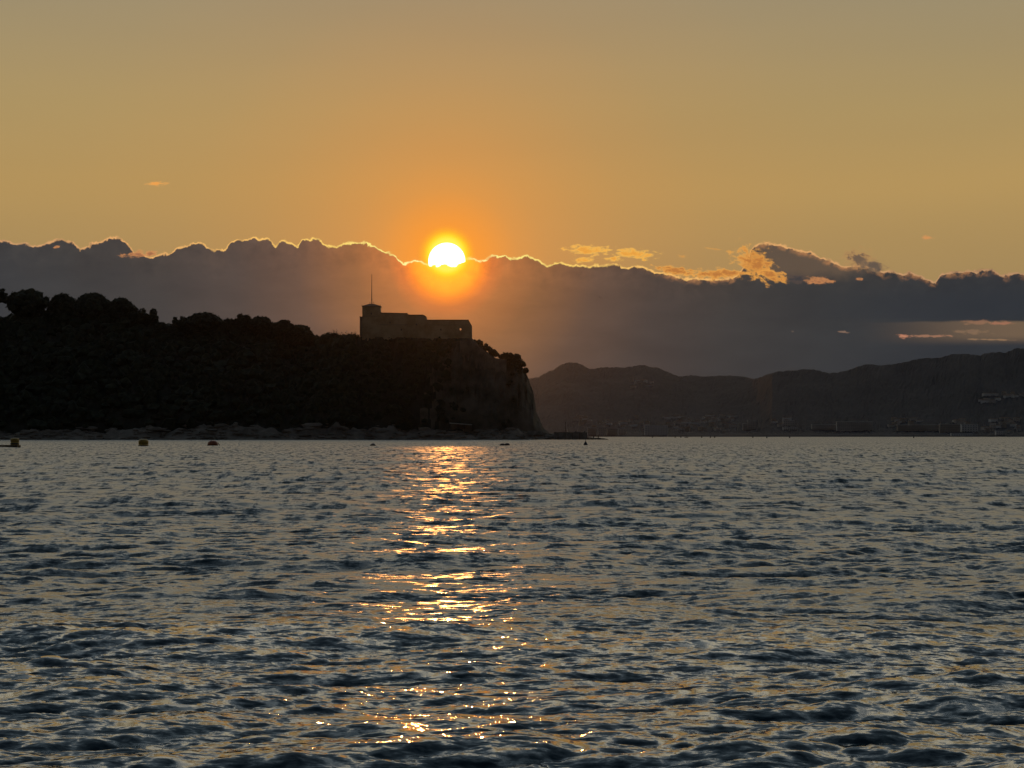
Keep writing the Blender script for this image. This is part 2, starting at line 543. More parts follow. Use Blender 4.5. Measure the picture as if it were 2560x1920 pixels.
# ---------------------------------------------------------------- sea
def water_material():
    m_ = bpy.data.materials.new('sea_water')
    m_.use_nodes = True
    nt = m_.node_tree
    Ex.nt = nt
    b = nt.nodes['Principled BSDF']
    b.inputs['Base Color'].default_value = (0.010, 0.030, 0.036, 1)
    b.inputs['IOR'].default_value = 1.55
    g = nt.nodes.new('ShaderNodeNewGeometry')
    at_ = nt.nodes.new('ShaderNodeAttribute')
    at_.attribute_name = 'fine'
    fine = Ex(at_.outputs['Fac'])
    at2 = nt.nodes.new('ShaderNodeAttribute')
    at2.attribute_name = 'near'
    near = Ex(at2.outputs['Fac'])
    mp = nt.nodes.new('ShaderNodeMapping')
    mp.inputs['Scale'].default_value = (0.45, 1.0, 1.0)
    nt.links.new(g.outputs['Position'], mp.inputs['Vector'])
    P = Ex(mp.outputs[0])

    def slope(scale, detail, dist_=0.3):
        return noise(P, scale, detail, 0.6, dist_, out=1)

    def vsub(a, v):
        n = nt.nodes.new('ShaderNodeVectorMath')
        n.operation = 'SUBTRACT'
        nt.links.new(a.s, n.inputs[0])
        n.inputs[1].default_value = v
        return Ex(n.outputs[0])

    def vscale(a, k):
        n = nt.nodes.new('ShaderNodeVectorMath')
        n.operation = 'SCALE'
        nt.links.new(a.s, n.inputs[0])
        if isinstance(k, Ex):
            nt.links.new(k.s, n.inputs['Scale'])
        else:
            n.inputs['Scale'].default_value = k
        return Ex(n.outputs[0])

    def vadd(a, c):
        n = nt.nodes.new('ShaderNodeVectorMath')
        n.operation = 'ADD'
        nt.links.new(a.s, n.inputs[0])
        nt.links.new(c.s, n.inputs[1])
        return Ex(n.outputs[0])

    # facets too small for the sheet: half as roughness, half as tilted facets
    ro = Ex.op('SQRT', Ex.op('MAXIMUM', fine * 0.50, 0.0016))
    nt.links.new(ro.s, b.inputs['Roughness'])
    far_n = vscale(vsub(slope(2.6, 4.0), (0.5, 0.5, 0.5)), fine * 6.5)
    tiny_n = vscale(vsub(slope(26.0, 3.0), (0.5, 0.5, 0.5)), near * 1.2)
    near_n = vscale(vsub(slope(9.0, 4.5), (0.5, 0.5, 0.5)), near * 1.5)
    mp2 = nt.nodes.new('ShaderNodeMapping')
    mp2.inputs['Scale'].default_value = (2.4, 0.5, 1.0)
    nt.links.new(g.outputs['Position'], mp2.inputs['Vector'])
    crest = (noise(Ex(mp2.outputs[0]), 1.0, 5.0, 0.72) - 0.5) * fine * 13.0
    tot = vadd(vadd(vadd(far_n, tiny_n), near_n), combine(0.0, crest, 0.0))
    ml = nt.nodes.new('ShaderNodeVectorMath')
    ml.operation = 'MULTIPLY'
    nt.links.new(tot.s, ml.inputs[0])
    ml.inputs[1].default_value = (0.75, 1.0, 0.0)
    nn = nt.nodes.new('ShaderNodeVectorMath')
    nn.operation = 'NORMALIZE'
    s_ = vadd(Ex(g.outputs['Normal']), Ex(ml.outputs[0]))
    nt.links.new(s_.s, nn.inputs[0])
    nt.links.new(nn.outputs[0], b.inputs['Normal'])
    return m_


def fbm(x, y, seed=0, octs=5):
    """cheap value noise for terrain, -1..1"""
    out, amp, tot = 0.0, 1.0, 0.0
    g = np.random.default_rng(seed)
    for o in range(octs):
        tab = g.random((64, 64)) * 2 - 1
        u, v = x * 2 ** o, y * 2 ** o
        i, j = np.floor(u).astype(int), np.floor(v).astype(int)
        fu, fv = u - i, v - j
        fu, fv = fu * fu * (3 - 2 * fu), fv * fv * (3 - 2 * fv)
        a = tab[i % 64, j % 64] * (1 - fu) + tab[(i + 1) % 64, j % 64] * fu
        b = tab[i % 64, (j + 1) % 64] * (1 - fu) + tab[(i + 1) % 64, (j + 1) % 64] * fu
        out = out + amp * (a * (1 - fv) + b * fv)
        tot += amp
        amp *= 0.5
    return out / tot


def build_sea():
    # wave bands by octave, each a periodic tile with height and choppy shift
    bands = []
    lam_hi = 9.0
    i = 0
    wind = math.radians(-82)
    while lam_hi > 0.085:
        lam_lo = lam_hi / 2
        L = lam_hi * 14.0
        N = 128 if i else 128
        kx = np.fft.fftfreq(N, L / N) * 2 * np.pi
        KX, KY = np.meshgrid(kx, kx, indexing='ij')
        K = np.hypot(KX, KY)
        k0, k1 = 2 * np.pi / lam_hi, 2 * np.pi / lam_lo
        ok = (K >= k0) & (K < k1)
        Kc = np.where(K > 0, K, 1)
        th = np.arctan2(KY, KX) - wind
        spread = np.maximum(0.0, np.abs(np.cos(th))) ** (26 if lam_hi > 0.5 else 16.0) + 0.14 * np.maximum(0.0, np.abs(np.cos(th - 0.6))) ** 14 + 0.10 * np.maximum(0.0, np.abs(np.cos(th + 0.7))) ** 14 + 0.015
        amp = np.where(ok, Kc ** -2.0 * np.sqrt(spread), 0)
        ph = rng.normal(size=(N, N)) + 1j * rng.normal(size=(N, N))
        H = amp * ph
        h = np.fft.ifft2(H).real
        gx = np.fft.ifft2(1j * KX * H).real
        gy = np.fft.ifft2(1j * KY * H).real
        cx = np.fft.ifft2(1j * KX / Kc * H).real
        cy = np.fft.ifft2(1j * KY / Kc * H).real
        rms = math.sqrt(float((gx ** 2 + gy ** 2).mean()))
        # slope variance of each octave
        target = (0.036, 0.046, 0.052, 0.076, 0.106, 0.128, 0.12, 0.09)[i]
        k_ = target / rms
        rot = 0.35 * math.sin(i * 2.1)
        bands.append((lam_hi, L, N, h * k_, cx * k_, cy * k_, target, rot * 0.5))
        lam_hi = lam_lo
        i += 1

    rs = list(np.arange(2.5, 9.0, 0.16))
    r = rs[-1]
    while r < 220:
        r *= 1.0020
        rs.append(r)
    while r < 520:
        r *= 1.0034
        rs.append(r)
    while r < 1200:
        r *= 1.011
        rs.append(r)
    while r < 6500:
        r *= 1.12
        rs.append(r)
    rs = np.array(rs)
    print('sea reaches', r)
    core = np.arange(-16.5, 16.5001, 0.066)
    side = 16.5 + np.cumsum(0.066 * 1.095 ** np.arange(1, 55))
    side = side[side < 115]
    th = np.radians(np.concatenate([-side[::-1], core, side]))
    TH, RR = np.meshgrid(th, rs)
    X = RR * np.sin(TH)
    Y = RR * np.cos(TH)
    Z = np.zeros_like(X)
    DX = np.zeros_like(X)
    DY = np.zeros_like(X)
    row_sp = np.gradient(rs)
    col_sp = np.gradient(th)
    sp = np.maximum(row_sp[:, None], RR * col_sp[None, :] * 0.8)
    unres = np.full(X.shape, 0.020 ** 2)
    # gusts: patches of rougher and calmer water
    p1 = fbm(X / 7.0 + 7, Y / 11.0 + 2, 77, 5)
    p2 = fbm(X / 4.5 + 1, Y / 3.0 + 5, 78, 4)
    gust = np.clip(1.03 + 0.4 * p1 + 0.8 * p2, 0.5, 1.35)
    for lam, L, N, h, cx, cy, target, rot in bands:
        # fades out where the sheet gets too coarse to carry it
        w = np.clip((lam / 2.6 - sp) / (lam / 2.6 - lam / 4.2), 0, 1)
        unres += (1 - w ** 2) * target ** 2
        rows = np.where((w > 0).any(axis=1))[0]
        if len(rows) == 0:
            continue
        r0, r1 = rows[0], rows[-1] + 1
        c, s = math.cos(rot), math.sin(rot)
        u = ((X[r0:r1] * c - Y[r0:r1] * s) / L * N + lam * 31.7) % N
        v = ((X[r0:r1] * s + Y[r0:r1] * c) / L * N + lam * 17.3) % N
        u0 = np.floor(u).astype(np.int32)
        v0 = np.floor(v).astype(np.int32)
        fu, fv = (u - u0), (v - v0)

        # smooth cubic-ish interpolation keeps the small crests round
        def samp(a):
            out = 0
            for iu in range(-1, 3):
                wu = cub(fu - iu)
                for iv in range(-1, 3):
                    out = out + a[(u0 + iu) % N, (v0 + iv) % N] * wu * cub(fv - iv)
            return out

        def cub(t):
            t = np.abs(t)
            return np.where(t < 1, 1.5 * t ** 3 - 2.5 * t ** 2 + 1, np.where(t < 2, -0.5 * t ** 3 + 2.5 * t ** 2 - 4 * t + 2, 0))

        ww = w[r0:r1] * (gust[r0:r1] if lam < 2.0 else 1.0)
        Z[r0:r1] += samp(h) * ww
        DX[r0:r1] += samp(cx) * ww * 1.05
        DY[r0:r1] += samp(cy) * ww * 1.05
    X2, Y2 = X - DX, Y - DY
    nr, nc = X.shape
    verts = np.stack([X2, Y2, Z], -1).reshape(-1, 3)
    idx = np.arange(nr * nc).reshape(nr, nc)
    faces = np.stack([idx[:-1, :-1], idx[:-1, 1:], idx[1:, 1:], idx[1:, :-1]], -1).reshape(-1, 4)[:, ::-1]
    me = mesh_np('sea', verts, faces, [water_material()], True)
    a = me.attributes.new('fine', 'FLOAT', 'POINT')
    fine = np.sqrt(np.maximum(unres - 0.020 ** 2, 0)).astype(np.float32)
    a.data.foreach_set('value', fine.ravel())
    a = me.attributes.new('near', 'FLOAT', 'POINT')
    nearv = np.clip(1.15 - RR / 160.0, 0.45, 1).astype(np.float32)
    a.data.foreach_set('value', nearv.ravel())
    o = link('sea', me, kind='structure', label='choppy dark teal sea with a glitter path under the low sun')
    print('sea verts', len(verts), 'z rms', Z[:200].std())
    return o


import time
_t = time.time()
build_sea()
print('sea', time.time() - _t)
#--REST--

# ---------------------------------------------------------------- headland (terrain)
def interp_tab(tab):
    xs = np.array([p[0] for p in tab], float)
    ys = np.array([p[1] for p in tab], float)
    return lambda x: np.interp(x, xs, ys)


ridge_y = interp_tab([(-1700, 1086), (-1400, 1000), (-900, 850), (-400, 790), (-120, 790), (-40, 795), (5, 802), (30, 800), (60, 780), (118, 782), (200, 776), (300, 778),
                      (340, 790), (372, 806), (405, 822), (450, 816), (550, 812), (650, 815), (740, 832), (785, 852),
                      (850, 848), (890, 848), (898, 841), (1180, 846), (1200, 866), (1228, 888), (1246, 899), (1265, 900),
                      (1283, 894), (1298, 905), (1311, 925), (1319, 940), (1324, 957), (1332, 975), (1336, 996),
                      (1341, 1032), (1351, 1052), (1358, 1069), (1368, 1079), (1380, 1083), (1408, 1085), (1468, 1092),
                      (1506, 1096), (1514, 1100), (1530, 1106), (1580, 1120)])


def sstep(x):
    x = np.clip(x, 0, 1)
    return x * x * (3 - 2 * x)


SHORE = 865.0
SHELF = 15.0


def slope_w(s):
    return np.interp(s, [-2000, 740, 860, 1040, 1120, 1330, 1360, 1600], [62, 58, 24, 22, 22, 18, 6, 5])


def height_px(y, Y):
    """height of photograph row y at depth Y"""
    return EYE + (HORIZON - y) / F * Y


def head_z(s, Y):
    """terrain height at bearing s (photograph column) and depth Y"""
    s = np.asarray(s, float)
    Y = np.asarray(Y, float)
    W = slope_w(s)
    Yr = SHORE + SHELF + W
    H = height_px(ridge_y(s), Yr)
    t = Y - SHORE
    shelf_top = np.minimum(H * 0.8, np.interp(s, [-2000, 0, 300, 600, 700, 900, 1000, 1300, 1370, 1480], [4, 3.5, 4, 5.5, 4.5, 5.5, 4.5, 3.2, 2.2, 0.5]))
    nz = fbm(s / 28.0 + 40, Y / 7.0, 3)
    z_shelf = shelf_top * sstep(t / SHELF * 1.05) * (1 + 0.75 * nz) - 0.6 * (1 - np.clip(t / 2.0, 0, 1))
    q = np.clip((t - SHELF) / W, 0, 1)
    z_slope = shelf_top + (H - shelf_top) * (q ** np.interp(s, [0, 1000, 1150, 1400], [0.85, 0.8, 0.55, 0.7]))
    z = np.where(t < SHELF, z_shelf, z_slope)
    back = np.clip((Y - Yr) / 120.0, 0, 1)
    z = z * (1 - back ** 2) - 3 * back ** 2
    z = z + fbm(s / 40.0 + 9, Y / 16.0 + 3, 5) * np.clip(t / 20, 0, 1) * np.where(q >= 1, 0.2, 1.3) * np.minimum(1, H / 20)
    return z


cols = np.concatenate([np.arange(-1750, 0, 25), np.arange(0, 1060, 6), np.arange(1060, 1400, 2.5), np.arange(1400, 1585, 5)])
tr = np.concatenate([np.arange(-6, 16, 0.8), np.arange(16, 90, 1.6), np.arange(90, 220, 8)])
S2, T2 = np.meshgrid(cols, tr)
Yg = SHORE + T2
Zg = head_z(S2, Yg)
# cliff faces: crumple horizontally
cr = fbm(S2 / 9.0, Zg / 6.0, 8, 5) * 3.4 * np.clip((T2 - SHELF) / 6, 0, 1) * np.clip(1 - (T2 - SHELF - slope_w(S2)) / 3, 0, 1)
Xg = (S2 - 1280) / F * Yg
Yg2 = Yg + cr
nr, nc = S2.shape
idx = np.arange(nr * nc).reshape(nr, nc)
fc = np.stack([idx[:-1, :-1], idx[:-1, 1:], idx[1:, 1:], idx[1:, :-1]], -1).reshape(-1, 4)
woody = (S2[:-1, :-1] < 1085 + 60 * fbm(S2[:-1, :-1] / 20, Zg[:-1, :-1] / 8, 5, 3)) | (T2[:-1, :-1] > SHELF + slope_w(S2[:-1, :-1]) - 2)
mi = np.where((T2[:-1, :-1] < SHELF * 0.8) | (S2[:-1, :-1] > 1372), 1, np.where(woody, 2, 0)).ravel()
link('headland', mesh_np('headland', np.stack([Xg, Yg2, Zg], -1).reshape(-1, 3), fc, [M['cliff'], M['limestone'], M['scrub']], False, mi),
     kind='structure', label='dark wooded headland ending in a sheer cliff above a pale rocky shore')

# ---------------------------------------------------------------- foliage
def ico(sub):
    t = (1 + 5 ** 0.5) / 2
    v = [(-1, t, 0), (1, t, 0), (-1, -t, 0), (1, -t, 0), (0, -1, t), (0, 1, t), (0, -1, -t), (0, 1, -t), (t, 0, -1), (t, 0, 1), (-t, 0, -1), (-t, 0, 1)]
    f = [(0, 11, 5), (0, 5, 1), (0, 1, 7), (0, 7, 10), (0, 10, 11), (1, 5, 9), (5, 11, 4), (11, 10, 2), (10, 7, 6), (7, 1, 8),
         (3, 9, 4), (3, 4, 2), (3, 2, 6), (3, 6, 8), (3, 8, 9), (4, 9, 5), (2, 4, 11), (6, 2, 10), (8, 6, 7), (9, 8, 1)]
    v = [np.array(p, float) / np.linalg.norm(p) for p in v]
    for _ in range(sub):
        cache, nf = {}, []

        def mid(a, b):
            k = (min(a, b), max(a, b))
            if k not in cache:
                p = (v[a] + v[b])
                v.append(p / np.linalg.norm(p))
                cache[k] = len(v) - 1
            return cache[k]
        for a, b, c in f:
            ab, bc, ca = mid(a, b), mid(b, c), mid(c, a)
            nf += [(a, ab, ca), (b, bc, ab), (c, ca, bc), (ab, bc, ca)]
        f = nf
    return np.array(v), np.array(f)


ICO_V, ICO_F = ico(1)
ICO_V0, ICO_F0 = ico(0)


def clumps(centres, radii, squash=0.8, leaves=14, leaf=0.45, rg=rng, jitter=0.28, coarse=False):
    """lumps of foliage with loose leaf sprays on their skins"""
    n = len(centres)
    IV, IF = (ICO_V0, ICO_F0) if coarse else (ICO_V, ICO_F)
    nv = len(IV)
    jit = 1 + rg.normal(0, jitter, (n, nv, 1))
    V = centres[:, None, :] + IV[None] * jit * radii[:, None, None] * np.array([1, 1, squash])
    Fc = IF[None] + (np.arange(n) * nv)[:, None, None]
    V = V.reshape(-1, 3)
    Fc = Fc.reshape(-1, 3)
    if leaves:
        d = rg.normal(size=(n, leaves, 3))
        d /= np.linalg.norm(d, axis=-1, keepdims=True)
        p = centres[:, None, :] + d * (radii[:, None, None] * rg.uniform(0.8, 1.28, (n, leaves, 1))) * np.array([1, 1, squash])
        p = p.reshape(-1, 1, 3)
        tri = rg.normal(size=(len(p), 3, 3)) * leaf * rg.uniform(0.5, 1.2, (len(p), 1, 1))
        LV = (p + tri).reshape(-1, 3)
        LF = np.arange(len(LV)).reshape(-1, 3) + len(V)
        V = np.vstack([V, LV])
        Fc = np.vstack([Fc, LF])
    return V, Fc


def tree(cx, top, hw, hh, Y, label, shape='umbrella', group='pines along the skyline of the headland', name='pine_tree', mat='leaf'):
    """crown centred on column cx, top row, half width and height in photograph pixels, at depth Y"""
    px = Y / F
    base_s = cx
    gz = float(head_z(base_s, Y))
    c = at(cx, top, Y)
    w, h = hw * px, hh * px
    root = empty(name, (c.x, Y, gz - 0.3), label, 'tree', group)
    inv = Vector(root.location)
    n = int(40 + w * h * (2.2 if shape == 'umbrella' else 1.1))
    pts, rad = [], []
    for _ in range(n):
        a = rng.uniform(0, 2 * math.pi)
        r_ = math.sqrt(rng.uniform(0, 1))
        if shape == 'umbrella':
            zt = 1 - 0.62 * r_ ** 2.2
            z = zt - 0.65 * rng.uniform(0, 1) ** 2.4
        elif shape == 'round':
            zt = 0.5 + 0.5 * math.sqrt(max(0, 1 - r_ ** 2))
            z = rng.uniform(1 - zt, zt)
        else:  # ragged
            zt = 0.45 + 0.55 * math.sqrt(max(0, 1 - r_ ** 1.5)) * rng.uniform(0.75, 1)
            z = rng.uniform(0.1, zt)
        br = rng.uniform(0.12, 0.2) * min(w, h * 1.1) if shape == 'umbrella' else rng.uniform(0.14, 0.25) * min(w, h * 1.1)
        br = max(br, 0.5, 0.38 * w if hw < 16 else 0)
        pts.append((c.x + math.cos(a) * r_ * (w - br), Y + math.sin(a) * r_ * (w - br) * 0.9, c.z - h + z * (h - br * 0.8)))
        rad.append(br)
    pts, rad = np.array(pts), np.array(rad)
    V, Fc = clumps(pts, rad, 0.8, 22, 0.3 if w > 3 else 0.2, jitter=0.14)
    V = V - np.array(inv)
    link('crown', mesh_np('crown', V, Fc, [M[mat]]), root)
    # trunk and limbs
    mb = MB()
    zc = c.z - h * 0.55
    lean = rng.uniform(-0.08, 0.08) * w
    tr_ = max(0.22, 0.05 * w)
    p0 = Vector((0, 0, 0))
    p1 = Vector((lean, 0, (zc - h * 0.4 - inv.z) * 0.6))
    p2 = Vector((lean * 1.5, 0, max(1.0, zc - inv.z)))
    mb.tube([p0, p1, p2], [tr_ * 1.3, tr_, tr_ * 0.6], 7)
    for k in range(4):
        a = k * math.pi / 2 + rng.uniform(0, 1)
        e = p2 + Vector((math.cos(a) * w * 0.6, math.sin(a) * w * 0.5, h * rng.uniform(0.0, 0.3)))
        mb.tube([p1.lerp(p2, 0.55), p1.lerp(e, 0.6) + Vector((0, 0, h * 0.1)), e], [tr_ * 0.5, tr_ * 0.35, tr_ * 0.12], 5)
    mb.build('trunk', M['bark'], root)
    return root


TREES = [
    (-4, 716, 27, 30, 932, 'ragged', 'ragged pine cut by the left edge of the picture'),
    (70, 719, 49, 58, 934, 'round', 'tall round-headed pine at the left, its crown standing highest on the headland'),
    (157, 733, 37, 40, 938, 'umbrella', 'domed pine just right of the tallest round-headed pine'),
    (232, 731, 47, 44, 936, 'umbrella', 'broad flat-topped pine in the middle of the high wood on the left'),
    (302, 743, 36, 40, 934, 'umbrella', 'pine with a level top at the right end of the high wood'),
    (346, 764, 26, 34, 932, 'ragged', 'ragged pine where the high wood begins to fall away'),
    (384, 769, 12, 34, 930, 'round', 'small knob-headed tree at the foot of the high wood, beside the notch in the skyline'),
    (404, 800, 14, 22, 930, 'ragged', 'low scruffy tree in the notch of the skyline'),
    (450, 785, 20, 24, 932, 'ragged', 'thin scruffy tree just right of the notch in the skyline'),
    (510, 779, 48, 34, 932, 'umbrella', 'wide umbrella pine on the lower ridge right of the notch'),
    (570, 795, 20, 22, 930, 'umbrella', 'low flat tree between the wide umbrella pine and a small peaked one'),
    (606, 782, 22, 28, 930, 'round', 'small peaked tree in the middle of the lower ridge'),
    (652, 790, 34, 26, 928, 'umbrella', 'flat-topped tree right of the small peaked tree'),
    (708, 799, 32, 26, 926, 'umbrella', 'low spreading tree near the right end of the lower ridge'),
    (750, 810, 30, 26, 924, 'umbrella', 'last spreading tree of the lower ridge above the dip'),
    (776, 828, 13, 22, 922, 'ragged', 'short tree hanging over the dip before the fort'),
    (826, 829, 26, 20, 912, 'round', 'round bushy tree in the dip left of the fort'),
    (857, 836, 18, 16, 910, 'round', 'low bushy tree between the dip and the fort'),
]
for cx, top, hw, hh, Y, shp, lab in TREES:
    tree(cx, top, hw * 1.14, hh + 12, Y, lab, shp)
TREES2 = [
    (1192, 846, 18, 20, 906, 'ragged', 'leafy bush against the right corner of the fort'),
    (1214, 856, 18, 22, 905, 'ragged', 'bushy tree on the steep bank below the right corner of the fort'),
    (1234, 870, 15, 20, 904, 'ragged', 'lowest bushy tree of the bank, above the little terrace'),
    (1268, 879, 22, 20, 900, 'round', 'round bushy tree between the terrace and the cliff top'),
    (1291, 881, 14, 20, 898, 'ragged', 'dark jagged tree standing highest on the cliff top'),
    (1305, 900, 10, 16, 895, 'ragged', 'small tree on the lip of the cliff'),
    (1315, 916, 8, 16, 894, 'ragged', 'scrubby tree clinging below the lip of the cliff'),
]
for cx, top, hw, hh, Y, shp, lab in TREES2:
    tree(cx, top, hw, hh, Y, lab, shp, 'oaks on the cliff top', 'oak_tree', 'leaf2')


def bare_tree(cx, top, hw, base, Y, label):
    b = at(cx, base, Y)
    t_ = at(cx, top, Y)
    root = empty('bare_tree', (b.x, Y, b.z), label, 'tree')
    h = t_.z - b.z
    w = hw * Y / F
    tm = MB()
    tm.tube([(0, 0, -3.0), (0.1, 0, h * 0.25), (0, 0, h * 0.5)], [0.22, 0.16, 0.1], 6)
    tm.build('trunk', M['bark'], root)
    bm_ = MB()
    for k in range(16):
        a = rng.uniform(0, 2 * math.pi)
        z0 = rng.uniform(0.15, 0.5) * h
        l = rng.uniform(0.5, 1.0)
        e = Vector((math.cos(a) * w * l, math.sin(a) * w * l, z0 + h * rng.uniform(0.25, 0.55)))
        m0 = Vector((0, 0, z0)).lerp(e, 0.5) + Vector((0, 0, h * 0.04))
        bm_.tube([(0, 0, z0), m0, e], [0.11, 0.07, 0.03], 4)
        for j in range(5):
            st = m0.lerp(e, rng.uniform(0, 1))
            bm_.tube([st, st + Vector((rng.normal() * w * 0.16, rng.normal() * w * 0.16, abs(rng.normal()) * h * 0.16 + 0.2))], [0.045, 0.02], 3)
    bm_.build('branches', M['bark'], root)
    return root


bare_tree(882, 829, 16, 850, 904, 'leafless tree with thin branches just left of the fort wall')
bare_tree(1252, 884, 14, 902, 899, 'leafless tree leaning over the little terrace right of the fort')
bare_tree(838, 827, 14, 848, 908, 'leafless twiggy tree sticking out of the round bushes left of the fort')

# the wood that clothes the slope: nobody could count it
n = 4200
ss = rng.uniform(-1650, 1352, n * 3)
Wn = slope_w(ss)
tt = SHELF - 1 + rng.uniform(0, 1, n * 3) ** 0.9 * (Wn + 12)
Yn = SHORE + tt
zn = head_z(ss, Yn)
rad = rng.uniform(1.3, 3.2, n * 3)
skyline = height_px(ridge_y(ss), Yn)
on_cliff = ss > 1120
rad = np.where(on_cliff, rad * 0.42, np.where(ss > 880, rad * 0.7, rad))
bare = fbm(ss / 30.0, zn / 10.0, 21, 3)
keep = ~((ss > 1285) & (zn < 27)) & (zn > 4.0) & (zn + rad * 0.9 < skyline + np.where(ss < 890, 1.6, np.where((ss > 1180), 1.2, -0.6)))
keep &= ~(on_cliff & (bare > -0.05))
keep &= ~((ss > 895) & (ss < 1185) & (Yn > 901.5)) & ~((ss > 1155) & (ss < 1270) & (Yn > 889))
ids = np.where(keep)[0][:n]
C_ = np.stack([(ss[ids] - 1280) / F * Yn[ids], Yn[ids], zn[ids] + rad[ids] * 0.4], -1)
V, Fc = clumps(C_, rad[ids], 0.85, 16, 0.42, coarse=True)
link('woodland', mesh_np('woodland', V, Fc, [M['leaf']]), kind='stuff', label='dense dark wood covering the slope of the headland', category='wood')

# boulders and ledges at the foot of the slope
n = 900
ss = rng.uniform(-1600, 1400, n)
tt = rng.uniform(0.3, SHELF, n)
rad = rng.uniform(0.35, 1.35, n) * np.where(rng.random(n) < 0.08, 1.6, 1)
Yn = SHORE + tt
zn = head_z(ss, Yn)
nv = len(ICO_V)
jit = 1 + rng.normal(0, 0.16, (n, nv, 1))
sc_ = np.stack([rng.uniform(1.0, 2.3, n), rng.uniform(0.8, 1.3, n), rng.uniform(0.35, 0.75, n)], -1)
V = np.stack([(ss - 1280) / F * Yn, Yn, zn], -1)[:, None, :] + ICO_V[None] * jit * rad[:, None, None] * sc_[:, None, :]
Fc = (ICO_F[None] + (np.arange(n) * nv)[:, None, None]).reshape(-1, 3)
link('boulders', mesh_np('boulders', V.reshape(-1, 3), Fc, [M['limestone']]), kind='stuff', label='pale broken rocks heaped along the waterline of the headland', category='rocks')

# ---------------------------------------------------------------- the fort
YF = 903.0
PX = YF / F


def fx(x):
    return (x - 1280) / F * YF


def fz(y):
    return float(height_px(y, YF))


fort = empty('fort', (fx(1040), YF, fz(846)), 'old stone fort with a square tower on top of the headland', 'fort')
FO = Vector(fort.location)


def fpart(mb, name, mat, parent=None, **k):
    mb.v = [tuple(Vector(v) - FO) for v in mb.v]
    return mb.build(name, M[mat] if isinstance(mat, str) else mat, parent or fort, **k)


def poly(pts):
    return [(fx(x), fz(y)) for x, y in pts][::-1]


B = 866
tower_ = fpart(MB().prism(poly([(905.5, 766), (950, 766), (950, B), (905.5, B)]), YF - 0.6, YF + 6.8), 'tower', 'stone')
fpart(MB().prism(poly([(904.2, 764.5), (951.4, 764.5), (951.4, 766.6), (904.2, 766.6)]), YF - 0.9, YF + 7.1), 'cornice', 'stone_dark')
mb = MB()
x0, x1, y0, y1 = fx(905), fx(950.6), YF - 0.8, YF + 7.0
xm, ym = (x0 + x1) / 2, (y0 + y1) / 2
mb.add([(x0, y0, fz(764.5)), (x1, y0, fz(764.5)), (x1, y1, fz(764.5)), (x0, y1, fz(764.5)),
        (xm - 0.8, ym - 0.8, fz(758.2)), (xm + 0.8, ym - 0.8, fz(758.2)), (xm + 0.8, ym + 0.8, fz(758.2)), (xm - 0.8, ym + 0.8, fz(758.2))],
       [(3, 2, 1, 0), (4, 5, 6, 7), (0, 1, 5, 4), (1, 2, 6, 5), (2, 3, 7, 6), (3, 0, 4, 7)])
fpart(mb, 'tower_roof', 'tile')
mast = fpart(MB().tube([(xm, ym, fz(758.5)), (xm, ym, fz(735)), (xm, ym, fz(712)), (xm, ym, fz(683.5))], [0.17, 0.15, 0.12, 0.07], 8), 'mast', 'iron')
mb = MB()
for sx in (-1, 1):
    mb.tube([(xm, ym, fz(756.2)), (xm + sx * 1.1, ym, fz(755.4))], [0.07, 0.05], 5)
    mb.tube([(xm, ym, fz(742)), (xm + sx * 0.9, ym + 0.4, fz(757.8))], [0.025, 0.025], 4)
fpart(mb, 'mast_stay', 'iron')
for x_ in (905.0, 950.6):
    fpart(MB().tube([(fx(x_), YF - 0.7, fz(764.5)), (fx(x_), YF - 0.7, fz(760.4))], [0.07, 0.05], 5), 'finial', 'iron')
# annex on the left of the tower
fpart(MB().prism(poly([(898.7, 792.5), (905.3, 792.5), (905.3, B), (898.7, B)]), YF + 1.0, YF + 6.0), 'annex', 'stone_dark')
fpart(MB().prism(poly([(898.2, 790.4), (905.3, 791.2), (905.3, 792.5), (898.2, 792.5)]), YF + 0.8, YF + 6.2), 'annex_roof', 'tile')
# three ranges stepping down to the right
fpart(MB().prism(poly([(950.2, 782.6), (1018, 784.2), (1018, B), (950.2, B)]), YF, YF + 13), 'upper_range', 'stone')
fpart(MB().prism(poly([(950.2, 781), (1018.5, 782.5), (1018.5, 784.2), (950.2, 782.6)]), YF - 0.35, YF + 13.3), 'parapet', 'stone_dark')
fpart(MB().prism(poly([(1018.2, 787.8), (1057, 787.8), (1064.2, 792), (1064.2, B), (1018.2, B)]), YF + 0.3, YF + 14), 'middle_range', 'stone')
fpart(MB().prism(poly([(1018.6, 786.2), (1057.4, 786.2), (1064.6, 790.2), (1064.6, 792), (1057, 787.8), (1018.6, 787.8)]), YF - 0.05, YF + 14.2), 'parapet', 'stone_dark')


def with_holes(x0_, x1_, ytop, ybot, holes, yd0, yd1, name, mat):
    """wall slab in front of a range, with real window openings cut as strips"""
    mb_ = MB()
    xs_ = sorted({x0_, x1_} | {h[0] for h in holes} | {h[1] for h in holes})
    for a_, b_ in zip(xs_[:-1], xs_[1:]):
        cuts = sorted([(h[2], h[3]) for h in holes if h[0] <= a_ and h[1] >= b_])
        y_ = ytop
        for c0, c1 in cuts:
            mb_.prism(poly([(a_, y_), (b_, y_), (b_, c0), (a_, c0)]), yd0, yd1)
            y_ = c1
        mb_.prism(poly([(a_, y_), (b_, y_), (b_, ybot), (a_, ybot)]), yd0, yd1)
    return fpart(mb_, name, mat)


